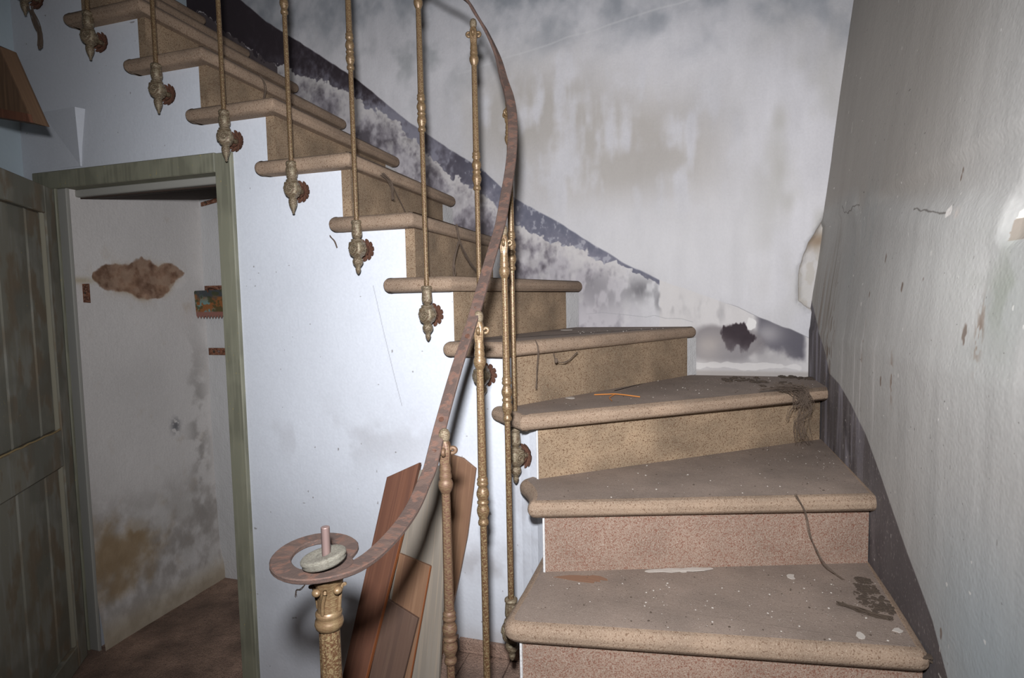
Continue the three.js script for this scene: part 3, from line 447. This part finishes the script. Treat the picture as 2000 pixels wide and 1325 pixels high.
{
  const upper = [], lower = [];
  for (let i = 0; i <= 12; i++) { const y = 0.587 + (0.815 - 0.587) * i / 12; upper.push([0.0086 - 0.0014 * i / 12, y]); }
  for (let i = 0; i <= 16; i++) lower.push([0.0072 - 0.0004 * i / 16, 0.074 + (0.5 - 0.074) * i / 16]);
  GEO.shaft = merge([lathe(upper, 24, flute(8, 0.1)), lathe(lower, 24, flute(8, 0.1))]);
  GEO.knuckle = lathe([[0.007, -0.05], [0.0098, -0.048], [0.0105, -0.044], [0.0098, -0.04], [0.0082, -0.037], [0.0084, -0.034], [0.0118, -0.024], [0.0123, -0.018], [0.0112, -0.012], [0.009, -0.006], [0.0112, -0.004], [0.0114, 0.0], [0.009, 0.002], [0.0098, 0.006], [0.0122, 0.013], [0.0121, 0.019], [0.0098, 0.026], [0.0079, 0.031], [0.0105, 0.034], [0.0112, 0.037], [0.0103, 0.04], [0.0096, 0.042], [0.0108, 0.045], [0.0088, 0.05], [0.0075, 0.051]], 22).translate(0, 0.541, 0);
  GEO.collar = lathe([[0.007, 0.81], [0.0095, 0.815], [0.0118, 0.822], [0.0122, 0.828], [0.0108, 0.833], [0.009, 0.836], [0.0104, 0.839], [0.0098, 0.845], [0.0088, 0.85], [0.0098, 0.852], [0.0092, 0.857], [0.0086, 0.862], [0.0092, 0.872], [0.0105, 0.882], [0.0108, 0.89], [0.0092, 0.9], [0.007, 0.906]], 20, (t, y) => y > 0.862 && y < 0.9 ? 1 - 0.12 * Math.cos(t * 4 + 0.6) : 1);
  const curl = []; for (let i = 0; i < 4; i++) { const a = Math.PI / 2 * i + 0.25; const q = []; for (let k = 0; k <= 12; k++) { const s = k / 12 * 4.9 - 1.9, rr = 0.006 - 0.00026 * k; q.push([0.0125 + Math.cos(s) * rr, 0.889 + Math.sin(s) * rr, 0]); } curl.push(tube(q, 0.0037, 7, 20).rotateY(a)); const rib = [[0.008, 0.866, 0], [0.0098, 0.878, 0], [0.0105, 0.888, 0], [0.0085, 0.9, 0]]; curl.push(tube(rib, 0.0022, 5, 8).rotateY(a + Math.PI / 4)); }
  GEO.crown = merge(curl);
  GEO.knob = lathe([[0.006, 0.902], [0.0072, 0.905], [0.0085, 0.909], [0.0092, 0.914], [0.0088, 0.92], [0.0066, 0.925], [0.003, 0.9275], [0, 0.928]], 16);
  const sq = (t) => { const c = Math.abs(Math.cos(t)), s = Math.abs(Math.sin(t)); return 1 / Math.pow(c ** 5 + s ** 5, 1 / 5); };
  GEO.sleeve = lathe([[0.0075, 0.08], [0.012, 0.0798], [0.0148, 0.0775], [0.0152, 0.073], [0.0138, 0.0705], [0.0128, 0.069], [0.0135, 0.066], [0.0145, 0.054], [0.0152, 0.043], [0.0146, 0.037], [0.0118, 0.033], [0.0088, 0.0305], [0.0085, 0.027]].reverse(), 24, (t, y) => y > 0.034 && y < 0.068 ? 1 - 0.05 * Math.abs(Math.sin(t * 5)) : 1);
  GEO.bulbSleeve = lathe([[0.0075, 0.08], [0.0135, 0.0795], [0.0158, 0.075], [0.0152, 0.069], [0.0128, 0.0655], [0.0148, 0.062], [0.0165, 0.054], [0.0168, 0.046], [0.0155, 0.0385], [0.0135, 0.036], [0.0142, 0.033], [0.0125, 0.029], [0.0105, 0.025]].reverse(), 24);
  GEO.boss = merge([lathe([[0.008, 0.027], [0.0145, 0.0255], [0.0155, 0.0225], [0.014, 0.0205], [0.0175, 0.017], [0.0185, 0.01], [0.0185, 0.0], [0.0178, -0.01], [0.0155, -0.016], [0.011, -0.02], [0.0085, -0.024]].reverse(), 32, (t, y) => y < 0.018 ? 0.96 * sq(t) : 1),
    ...[0, 1, 2, 3].map((i) => { const q = []; for (let k = 0; k <= 22; k++) { const a = k * 0.52, r = 0.011 - 0.0004 * k; q.push([Math.cos(a) * r, Math.sin(a) * r, 0.0176 + k * 0.00008]); } return tube(q, 0.0024, 5, 44).rotateY(i * Math.PI / 2); })]).scale(1.12, 1.06, 1.12);
  GEO.drop = lathe([[0.0085, -0.02], [0.009, -0.024], [0.0135, -0.028], [0.0155, -0.034], [0.0148, -0.04], [0.0105, -0.046], [0.0072, -0.05], [0.0066, -0.053], [0.0078, -0.057], [0.0064, -0.063], [0.003, -0.069], [0, -0.071]].reverse(), 22, (t, y) => y < -0.026 && y > -0.046 ? 1 - 0.05 * Math.abs(Math.sin(t * 6)) : 1);
  GEO.acorn = lathe([[0.0095, -0.02], [0.0095, -0.026], [0.012, -0.03], [0.0122, -0.038], [0.0105, -0.046], [0.0075, -0.054], [0.0045, -0.061], [0.0036, -0.064], [0.004, -0.068], [0, -0.071]].reverse(), 20);
  // scalloped rosette cup, axis +z, open towards +z
  const ros = (lay) => { const g = new THREE.PlaneGeometry(1, 1, 132, 7), p = g.attributes.position; for (let i = 0; i < p.count; i++) { const a = (p.getX(i) + 0.5) * Math.PI * 2, v = p.getY(i) + 0.5, lobe = Math.abs(Math.cos(a * 5.5)), sc = 1.04 - 0.3 * v * (1 - Math.sqrt(lobe)), r = 0.004 + v * 0.0275; const q = r * sc; p.setXYZ(i, Math.cos(a) * q, Math.sin(a) * q, 0.012 * v * v - 0.007 * v * (1 - lobe) + lay); } g.computeVertexNormals(); return g; };
  const inner = ros(0).scale(0.6, 0.6, 1).rotateZ(0.28).translate(0, 0, 0.005);
  GEO.rosette = merge([ros(0.0), ros(-0.0015), inner]);
}
const armGeo = {};
const VARI = mulberry(5);
function baluster(x, boss, z, nx, nz, off, o = {}) {
  const bm = o.mat ?? M.bronze, b = new THREE.Mesh(GEO.shaft, bm); b.name = 'baluster'; const p = [railing.position.x, railing.position.y - E, railing.position.z];
  b.position.set(x - p[0], boss - p[1], z - p[2]); b.rotation.y = Math.atan2(nx, nz); b.rotation.z = o.tilt ?? 0;
  const s = o.fat ?? 1; const K = (n, g, m, l) => { const q = new THREE.Mesh(g, m); q.name = n; if (l) q.userData = { label: l }; b.add(q); return q; };
  K('knuckle', GEO.knuckle, bm); K('collar', GEO.collar, bm); K('leaf_crown', GEO.crown, bm); K('top_knob', GEO.knob, M.bronzeDark);
  K('sleeve', o.acorn ? GEO.bulbSleeve : GEO.sleeve, M.bronzeDark); const bo = K('boss', GEO.boss, M.bronzeDark); bo.rotation.y = o.bossTurn ?? 0; K('drop_finial', o.acorn ? GEO.acorn : GEO.drop, M.bronzeDark);
  const key = off.toFixed(3); armGeo[key] ??= lathe([[0.009, 0], [0.0075, 0.008], [0.006, 0.016], [0.007, off - 0.014], [0.009, off - 0.006], [0.006, off]], 14).rotateX(-Math.PI / 2);
  K('bracket_arm', armGeo[key], M.bronzeDark); const r = K('rosette', GEO.rosette, M.rust, 'rust red scalloped rosette'); r.position.z = -off + 0.002; r.rotation.z = VARI() * 6;
  b.scale.set(s, 1, s); railing.add(b); fin(b); return b;
}
baluster(-2.099, 1.05, -1.428, 0, 1, 0.05, { acorn: true }); baluster(-1.827, 0.87, -1.43, 0, 1, 0.048, { acorn: true, bossTurn: 0.5 }); baluster(-1.561, 0.672, -1.43, 0, 1, 0.048, { acorn: true, bossTurn: 0.4 });
baluster(-1.312, 0.503, -1.428, 0, 1, 0.05, { acorn: true, bossTurn: 0.6 }); baluster(-1.085, 0.334, -1.43, 0, 1, 0.048, { acorn: true, bossTurn: 0.3 }); baluster(-0.878, 0.153, -1.43, 0, 1, 0.048); baluster(-0.668, -0.036, -1.43, 0, 1, 0.048);
baluster(-0.515, -0.202, -1.43, 0, 1, 0.048); baluster(-0.421, -0.415, -1.42, -0.6, 0.8, 0.04); baluster(-0.375, -0.762, -1.206, -1, 0, 0.064); baluster(-0.386, -0.947, -1.063, -1, 0, 0.07, { fat: 1.05 }); baluster(-0.405, -1.153, -0.922, -1, 0, 0.082, { fat: 1.12, mat: M.bronzeRust });
{ // newel post
  const X = -0.435, Z = -0.608, p = [railing.position.x, railing.position.y - E, railing.position.z];
  const n = new THREE.Mesh(lathe([[0.0, -1.25], [0.04, -1.25], [0.04, -1.2], [0.03, -1.185], [0.021, -1.16], ...Array.from({ length: 36 }, (_, i) => [0.0185 - 0.0053 * i / 35, -1.1 + 0.688 * i / 35])], 40, (t, y) => y > -1.16 ? 1 - 0.08 * (0.5 + 0.5 * Math.cos(t * 12)) : 1), M.bronzeNewel); n.name = 'newel_post'; n.position.set(X - p[0], -p[1], Z - p[2]); railing.add(n);
  const K = (nm, g, m, l) => { const q = new THREE.Mesh(g, m); q.name = nm; if (l) q.userData = { label: l }; n.add(q); return q; };
  K('collar', lathe([[0.012, -0.418], [0.0165, -0.415], [0.0182, -0.41], [0.0175, -0.405], [0.0148, -0.402], [0.0165, -0.399], [0.0168, -0.395], [0.0145, -0.392]], 28), M.bronze);
  K('capital', lathe([[0.0138, -0.395], [0.0132, -0.385], [0.0136, -0.372], [0.016, -0.36], [0.0205, -0.35], [0.0225, -0.344], [0.0215, -0.3405], [0.0, -0.3405]], 32, (t, y) => y > -0.39 && y < -0.344 ? 1 + 0.07 * Math.cos(t * 4 + 0.9) : 1), M.bronze);
  K('leaf', merge([0, 1, 2, 3].map((i) => tube([[0.0142, -0.392, 0.004], [0.0152, -0.378, 0.003], [0.0165, -0.366, 0.0], [0.02, -0.358, -0.002], [0.0215, -0.362, -0.002]], 0.0026, 6, 14).rotateY(i * Math.PI / 2 + 0.35))), M.bronze);
  K('button', merge([0, 1, 2, 3].map((i) => new THREE.SphereGeometry(0.0062, 12, 9).scale(1, 0.8, 0.8).translate(0, -0.3625, 0.0185).rotateY(i * Math.PI / 2 - 0.25))), M.bronze);
  const e = K('rail_eye', lathe([[0, -0.3405], [0.026, -0.3405], [0.0278, -0.338], [0.0265, -0.3345], [0, -0.3345]], 30), M.rustBar); e.position.set(0.002, 0, -0.008);
  const pl = K('cap_plate', lathe([[0.0, -0.007], [0.018, -0.007], [0.0245, -0.0055], [0.0275, -0.002], [0.0268, 0.001], [0.0285, 0.0025], [0.0285, 0.0055], [0.0262, 0.0078], [0.022, 0.0068], [0.009, 0.0066], [0.0085, 0.004], [0, 0.004]], 40), M.patina, 'pale round cap plate tilted on the newel'); pl.position.set(-0.0015, -0.325, 0.003); pl.rotation.set(0.02, 0, 0.19);
  const th = []; for (let i = 0; i <= 60; i++) th.push([0.0056 - 0.0007 * (i % 2), -0.32 + i * 0.0006]); th.push([0.0046, -0.2832], [0, -0.2828]);
  K('threaded_stud', lathe(th, 18), M.steel, 'bare threaded bolt');
  fin(n);
}

// ------------------------------------------------------------------ boards leaning on the wall
function leanY(zt, zb, yt) { return (x, y) => new THREE.Vector3(x, y, zt + (yt - y) / (yt + 1.25) * (zb - zt)); }
function plank(name, label, Q, f, th, m, edge, edgeLabel, at = 1) {
  const V = Q.map(([x, y]) => f(x, y)), n = new THREE.Vector3().crossVectors(V[1].clone().sub(V[0]), V[V.length - 1].clone().sub(V[0])).normalize(); if (n.z < 0) n.negate();
  // build in board coordinates, then place
  const yAx = V[0].clone().sub(V[V.length - 1]).normalize(), xAx = new THREE.Vector3().crossVectors(yAx, n).normalize(), o = V[V.length - 1];
  const s = new THREE.Shape(V.map((v) => { const d = v.clone().sub(o); return new THREE.Vector2(d.dot(xAx), d.dot(yAx)); }));
  let g = new THREE.ExtrudeGeometry(s, { depth: th - 0.002, bevelEnabled: true, bevelSize: 0.0012, bevelThickness: 0.001, bevelSegments: 1, bevelOffset: -0.0012 }).translate(0, 0, -th + 0.001);
  g = boxUV(g, 1, Q[0][0]);
  const t = new THREE.Group(); t.name = numbered(name); tag(t, label, 'plank', 'boards leaning under the stair'); t.position.set(o.x, o.y + E, o.z); t.setRotationFromMatrix(new THREE.Matrix4().makeBasis(xAx, yAx, n)); scene.add(t);
  const b = new THREE.Mesh(g, m); b.name = 'board'; t.add(b);
  if (edge) { // sawn edge on the right long side
    const a = s.getPoints()[at], c = s.getPoints()[at + 1], d = new THREE.Vector2().subVectors(c, a), len = d.length(), eg = new THREE.BoxGeometry(0.0016, len - 0.004, th - 0.003).translate(0, len / 2, 0);
    const e = new THREE.Mesh(eg, edge); e.name = 'sawn_edge'; if (edgeLabel) e.userData = { label: edgeLabel }; e.position.set(c.x + 0.0004, c.y, -th / 2); e.rotation.z = -Math.atan2(a.x - c.x, a.y - c.y); t.add(e);
  }
  return fin(t);
}
plank('plank', 'large red brown plank with an orange sawn edge leaning left of the others', [[-0.798, -0.492], [-0.703, -0.448], [-0.716, -0.532], [-0.832, -1.245], [-0.887, -1.245]], leanY(-1.432, -1.15, -0.42), 0.016, M.woodRed, M.orangeEdge, 'bright orange sawn edge', 2);
plank('plank', 'wide bleached grey board standing behind the small brown ones', [[-0.765, -0.49], [-0.622, -0.45], [-0.612, -1.245], [-0.79, -1.245]], leanY(-1.449, -1.262, -0.42), 0.014, M.woodGrey);
plank('plank', 'light brown board with a slanted top leaning right of the grey board', [[-0.655, -0.425], [-0.588, -0.44], [-0.55, -0.467], [-0.576, -0.656], [-0.602, -0.779], [-0.655, -1.008], [-0.72, -1.008]], leanY(-1.464, -1.415, -0.4), 0.011, M.woodTan);
plank('plank', 'short tan board with a bright edge in front of the grey board', [[-0.745, -0.69], [-0.651, -0.712], [-0.714, -1.245], [-0.80, -1.245]], leanY(-1.392, -1.215, -0.6), 0.012, M.woodTan, M.orangeEdge, 'bright orange sawn edge');
plank('plank', 'short dark brown board with a knot, the frontmost of the low pair', [[-0.765, -0.80], [-0.684, -0.829], [-0.668, -0.835], [-0.742, -1.245], [-0.825, -1.245]], leanY(-1.358, -1.178, -0.7), 0.012, M.woodDark);
// thick board end at the left wall, high up
{ const s = new THREE.Shape([[-2.24, 0.905], [-1.873, 0.757], [-1.814, 0.731], [-1.765, 0.63], [-1.715, 0.53], [-1.706, 0.512], [-2.24, 0.632]].map((p) => new THREE.Vector2(...p)));
  const t = thing('wooden_board', 'rough brown wooden board jutting out of the left wall high up', 'board', [-2.24, 0.6, -1.2]);
  part('board', boxUV(new THREE.ExtrudeGeometry(s, { depth: 0.036, bevelEnabled: true, bevelSize: 0.004, bevelThickness: 0.004, bevelSegments: 2, bevelOffset: -0.004 }).translate(0, 0, -1.201)), M.woodRaw, t);
  const l = new THREE.Shape([[-2.24, 0.66], [-1.712, 0.535], [-1.705, 0.511], [-2.24, 0.63]].map((p) => new THREE.Vector2(...p)));
  part('lower_lath', boxUV(new THREE.ExtrudeGeometry(l, { depth: 0.01, bevelEnabled: false }).translate(0, 0, -1.1605)), M.woodRed, t, 'dark red strip along the lower edge');
  part('nail', lathe([[0, 0], [0.006, 0], [0.005, 0.004], [0, 0.005]], 8).rotateX(Math.PI / 2).translate(-1.85, 0.6, -1.161), M.dirt, t);
}
// ironwork inside the cupboard
function strap(x0, x1, y0, y1, z, tilt, label, holes) {
  const t = thing('iron_bracket', label, 'bracket', [x0, y0, z], 'rusty brackets in the cupboard'); const s = new THREE.Shape([[x0, y0], [x1, y0 + tilt], [x1, y1 + tilt], [x0, y1]].map((p) => new THREE.Vector2(...p)));
  part('plate', boxUV(new THREE.ExtrudeGeometry(s, { depth: 0.006, bevelEnabled: true, bevelSize: 0.002, bevelThickness: 0.001, bevelSegments: 1, bevelOffset: -0.002 }).translate(0, 0, z)), M.rust, t);
  for (const h of holes) part('screw', lathe([[0, 0], [0.006, 0], [0.005, 0.003], [0, 0.003]], 10).rotateX(Math.PI / 2).translate(x0 + (x1 - x0) * h, (y0 + y1 + tilt) / 2, z + 0.007), h > 0.5 ? M.steel : M.dirt, t);
}
strap(-2.022, -1.93, 0.438, 0.455, -2.044, 0.014, 'rusty iron strap at the cupboard ceiling, highest of the three', [0.3]);
strap(-2.027, -1.925, 0.05, 0.09, -2.044, 0.0, 'rusty iron strap behind the painted tin plate', [0.2]);
strap(-2.024, -1.935, -0.217, -0.186, -2.044, 0.0, 'rusty iron strap with screw holes, lowest in the cupboard', [0.35, 0.65]);
{ const t = thing('iron_bracket', 'rusty iron strip on the cupboard wall beside the door edge', 'bracket', [-2.04, 0.06, -1.512], 'rusty brackets in the cupboard');
  part('plate', cbox(-2.042, -2.012, 0.022, 0.088, -1.515, -1.51, 0.001), M.rust, t); part('screw', lathe([[0, 0], [0.004, 0], [0.003, 0.003], [0, 0.003]], 8).rotateX(Math.PI / 2).translate(-2.027, 0.055, -1.509), M.dirt, t); }
{ const x0 = -2.036, x1 = -1.872, y1 = 0.068, y0 = -0.04, z = -1.99, P = [[x0 + 0.004, y1], [x1, y1 + 0.002], [x1, y0]]; for (let i = 0; i <= 10; i++) { const x = x1 + (x0 + 0.006 - x1) * i / 10; P.push([x, y0]); if (i < 10) P.push([x - 0.008, y0 - 0.012]); } P.push([x0, y1 - 0.006]);
  const g = new THREE.ExtrudeGeometry(new THREE.Shape(P.map((p) => new THREE.Vector2(...p))), { depth: 0.0015, bevelEnabled: false }).translate(0, 0, z), uv = g.attributes.uv, p = g.attributes.position; for (let i = 0; i < uv.count; i++) uv.setXY(i, (p.getX(i) - x0) / (x1 - x0), (p.getY(i) - y0 + 0.012) / (y1 - y0 + 0.012));
  const t = thing('tin_plate', 'small colourful rusty tin plate with a serrated lower edge', 'plate', [x0, y0, z]); part('sheet', g, M.tin, t);
  part('hook', tube([[-1.96, 0.06, -1.988], [-1.96, 0.075, -1.985], [-1.96, 0.08, -2.0], [-1.96, 0.07, -2.045]], 0.003, 6, 16), M.rust, t); }

// ------------------------------------------------------------------ litter: flakes, straw, dust webs
function flakeGeo(r, seed) { const q = mulberry(seed), n = 9, s = new THREE.Shape(); for (let i = 0; i < n; i++) { const a = i / n * 6.283, k = r * (0.6 + 0.55 * q()); i ? s.lineTo(Math.cos(a) * k, Math.sin(a) * k * 0.7) : s.moveTo(k, 0); } return new THREE.ExtrudeGeometry(s, { depth: 0.0012, bevelEnabled: false }).rotateX(-Math.PI / 2); }
const FL = (label, x, y, z, r, seed) => lone('plaster_flake', label, 'flake', flakeGeo(r, seed).rotateY(seed).translate(x, y + 0.0003, z), M.flake, [x, y, z], 'plaster flakes on the steps');
FL('large pale plaster flake on the front of the lowest visible step', 0.326, nt(1), -1.183, 0.013, 11); FL('white flake on the third step below the hanging web', -0.312, nt(3), -1.635, 0.02, 12); FL('white flake by the riser on the narrow fourth step', -0.398, nt(4), -2.0, 0.03, 13);
FL('white flake at the back right of the lowest visible step', 0.242, nt(1), -1.40, 0.015, 14); FL('small white flake at the back middle of the lowest visible step', 0.0, nt(1), -1.37, 0.014, 15); FL('white flake beside the right wall on the lowest step', 0.40, nt(1), -1.22, 0.012, 16);
lone('plaster_smear', 'white smear of plaster along the back of the lowest visible step', 'plaster', merge([0, 1, 2, 3, 4].map((i) => flakeGeo(0.02 + 0.006 * (i % 2), 30 + i).scale(1.6, 1.2, 0.55).rotateY(0.3).translate(-0.06 + i * 0.026, nt(1) + 0.0004 + i * 0.0003, -1.353 - i * 0.008))), M.flake, [0, nt(1), -1.37]);
lone('rust_stain_powder', 'orange patch of rust powder at the left back of the lowest visible step', 'powder', merge([0, 1, 2].map((i) => flakeGeo(0.036 - 0.008 * i, 50 + i).scale(1.4, 0.35, 0.8).translate(-0.235 + i * 0.025, nt(1) + 0.0002 + i * 0.0004, -1.272 - i * 0.006))), new THREE.MeshStandardMaterial({ color: 0x80604b, roughness: 1 }), [-0.235, nt(1), -1.27]);
lone('straw', 'bent orange straw lying on the third step', 'straw', merge([tube([[-0.251, nt(3) + 0.003, -1.69], [-0.21, nt(3) + 0.004, -1.70], [-0.19, nt(3) + 0.006, -1.695], [-0.116, nt(3) + 0.003, -1.675]], 0.0018, 5), tube([[-0.19, nt(3) + 0.005, -1.695], [-0.2, nt(3) + 0.003, -1.65], [-0.188, nt(3) + 0.002, -1.60]], 0.0014, 5)]), M.straw, [-0.19, nt(3), -1.69]);
{ // crumbs nobody could count
  const list = [], dk = [], q = mulberry(99);
  const area = { 1: [-0.3, 0.42, -1.08, -1.42], 2: [-0.3, 0.42, -1.3, -1.9], 3: [-0.35, 0.42, -1.5, -2.15], 4: [-0.35, 0.0, -1.6, -2.1] };
  const inside = (P, x, z) => { let c = false; for (let i = 0, j = P.length - 1; i < P.length; j = i++) if ((P[i][1] > z) !== (P[j][1] > z) && x < (P[j][0] - P[i][0]) * (z - P[i][1]) / (P[j][1] - P[i][1]) + P[i][0]) c = !c; return c; };
  for (let i = 0; i < 1500; i++) { const k = 1 + Math.floor(q() * 3.4), [x0, x1, z0, z1] = area[k]; const x = x0 + (x1 - x0) * Math.pow(q(), i % 2 ? 0.45 : 1), z = z0 + (z1 - z0) * q(); if (!inside(inset(treads[k][0], 0.02), x, z)) continue;
    const r = 0.0006 + 0.0019 * q() ** 4, g = new THREE.IcosahedronGeometry(r, 0).scale(1, 0.6, 1.2).rotateY(q() * 6).translate(x, nt(k) + r * 0.35, z); (q() < 0.5 ? list : dk).push(g); }
  lone('plaster_crumbs', 'fine white plaster crumbs strewn over the lower steps', 'crumbs', merge(list), M.flake, [0, nt(1), -1.3], null, 'stuff');
  lone('dirt_crumbs', 'fine dark dirt crumbs strewn over the lower steps', 'crumbs', merge(dk), M.dirt, [0, nt(1), -1.3], null, 'stuff');
}
function tuft(pts, r0, seed, n0, spread) { const q = mulberry(seed), L = [], r = r0 * 0.5, n = Math.round(n0 * 1.8); for (let i = 0; i < n; i++) L.push(tube(pts.map(([x, y, z]) => [x + (q() - 0.5) * spread, y + (q() - 0.5) * spread * 0.6, z + (q() - 0.5) * spread * 0.4]), r * (0.6 + 0.6 * q()), 4, pts.length * 3)); return merge(L); }
const WEB = (label, geo, at, m = M.web) => lone('dusty_cobweb', label, 'cobweb', geo, m, at, 'dusty cobwebs');
WEB('dusty web strand hanging straight down from the fourth step', tuft([[-0.38, -0.105, -1.49], [-0.374, -0.132, -1.498], [-0.377, -0.188, -1.494], [-0.38, -0.242, -1.492]], 0.0014, 1, 2, 0.004), [-0.38, -0.13, -1.49]);
WEB('looped dusty web under the lip of the fourth step', merge([tuft([[-0.345, -0.15, -1.555], [-0.338, -0.172, -1.56], [-0.316, -0.18, -1.6], [-0.29, -0.155, -1.64]], 0.0013, 2, 3, 0.005), new THREE.IcosahedronGeometry(0.005, 1).scale(1, 1.5, 1).translate(-0.338, -0.172, -1.56)]), [-0.338, -0.17, -1.56]);
WEB('thick brown web hanging off the right end of the third step', merge([tuft([[0.27, -0.268, -1.80], [0.335, -0.288, -1.845], [0.352, -0.335, -1.857], [0.343, -0.38, -1.853], [0.352, -0.44, -1.86]], 0.0012, 3, 16, 0.05), tuft([[0.34, -0.275, -1.86], [0.345, -0.30, -1.852], [0.348, -0.33, -1.857]], 0.0022, 31, 16, 0.05), tuft([[0.22, -0.272, -1.77], [0.27, -0.272, -1.80], [0.33, -0.28, -1.84], [0.37, -0.275, -1.86]], 0.001, 32, 5, 0.02), tuft([[0.34, -0.31, -1.853], [0.31, -0.34, -1.835], [0.3, -0.37, -1.83]], 0.001, 33, 3, 0.012)]), [0.345, -0.3, -1.85]);
WEB('long dusty strand trailing from the second step down to the step below', tuft([[0.249, -0.455, -1.402], [0.273, -0.5, -1.41], [0.282, -0.548, -1.412], [0.297, -0.585, -1.415], [0.318, -0.622, -1.418], [0.353, -0.648, -1.41]], 0.001, 4, 3, 0.005), [0.28, -0.5, -1.41]);
WEB('dusty web draped over the lip of the sixth step behind the balusters', merge([tuft([[-0.68, 0.241, -1.689], [-0.678, 0.2, -1.703], [-0.678, 0.164, -1.739], [-0.678, 0.126, -1.803], [-0.678, 0.098, -1.872]], 0.002, 5, 4, 0.01), tuft([[-0.679, 0.19, -1.704], [-0.685, 0.13, -1.67], [-0.686, 0.09, -1.675], [-0.688, 0.075, -1.68]], 0.003, 6, 4, 0.008)]), [-0.68, 0.2, -1.7]);
WEB('dusty web hanging from the lip of the seventh step', merge([tuft([[-0.885, 0.397, -1.60], [-0.884, 0.375, -1.649], [-0.886, 0.33, -1.665]], 0.0024, 7, 5, 0.012), tuft([[-0.885, 0.38, -1.66], [-0.886, 0.35, -1.689], [-0.888, 0.30, -1.757]], 0.0012, 8, 3, 0.006)]), [-0.885, 0.37, -1.65]);
WEB('short dusty web on the riser below the ninth step', tuft([[-1.375, 0.779, -1.671], [-1.372, 0.751, -1.689], [-1.376, 0.70, -1.682]], 0.0026, 9, 4, 0.01), [-1.375, 0.75, -1.68]);
WEB('small curled dust wisp on the white wall behind the newel ring', tuft([[-1.14, -0.885, WZ + 0.003], [-1.155, -0.9, WZ + 0.006], [-1.17, -0.905, WZ + 0.004], [-1.176, -0.93, WZ + 0.003]], 0.002, 10, 3, 0.008), [-1.15, -0.9, WZ]);
WEB('dust wisp under the left end of the seventh side lip', tuft([[-0.99, 0.2, -1.468], [-0.98, 0.185, -1.47], [-0.972, 0.165, -1.472]], 0.0022, 12, 3, 0.006), [-0.98, 0.18, -1.47]);
WEB('rag of dusty web dangling below the topmost baluster', tuft([[-2.08, 1.0, -1.43], [-2.055, 0.95, -1.43], [-2.04, 0.91, -1.43], [-2.045, 0.87, -1.43]], 0.005, 13, 8, 0.02), [-2.06, 0.95, -1.43]);
function clump(pts, seed, n, r) { const q = mulberry(seed), L = []; for (let i = 0; i < n; i++) { const [x, y, z, s] = pts[Math.floor(q() * pts.length)], k = r * (0.4 + q()); L.push(new THREE.IcosahedronGeometry(k, 0).scale(1 + q(), 0.5, 1 + q()).rotateY(q() * 6).translate(x + (q() - 0.5) * s, y + k * 0.4, z + (q() - 0.5) * s)); } return merge(L); }
lone('dirt_heap', 'dark heap of dirt and twigs at the right wall on the lowest visible step', 'dirt', merge([clump([[0.396, nt(1), -1.42, 0.03], [0.392, nt(1), -1.38, 0.04], [0.388, nt(1), -1.33, 0.06], [0.396, nt(1), -1.3, 0.04]], 21, 330, 0.0026), tuft([[0.317, nt(1) + 0.004, -1.293], [0.35, nt(1) + 0.006, -1.272], [0.38, nt(1) + 0.005, -1.258], [0.398, nt(1) + 0.004, -1.255]], 0.0016, 22, 14, 0.014)]), M.dirt, [0.39, nt(1), -1.35]);
lone('dirt_clot', 'dark clot of dirt stuck to the right front corner of the lowest step', 'dirt', clump([[0.426, nt(1) - 0.012, -1.163, 0.012], [0.43, nt(1) - 0.02, -1.168, 0.012]], 23, 40, 0.005), M.dirt, [0.426, nt(1), -1.165]);
lone('dirt_corner', 'brown dirt piled in the wall corner at the back of the third step', 'dirt', clump([[0.41, nt(3), -2.15, 0.05], [0.36, nt(3), -2.19, 0.05], [0.2, nt(3), -2.1, 0.12], [0.3, nt(3), -2.0, 0.12]], 24, 110, 0.005), M.dirt, [0.4, nt(3), -2.15]);

renderer.render(scene, camera);
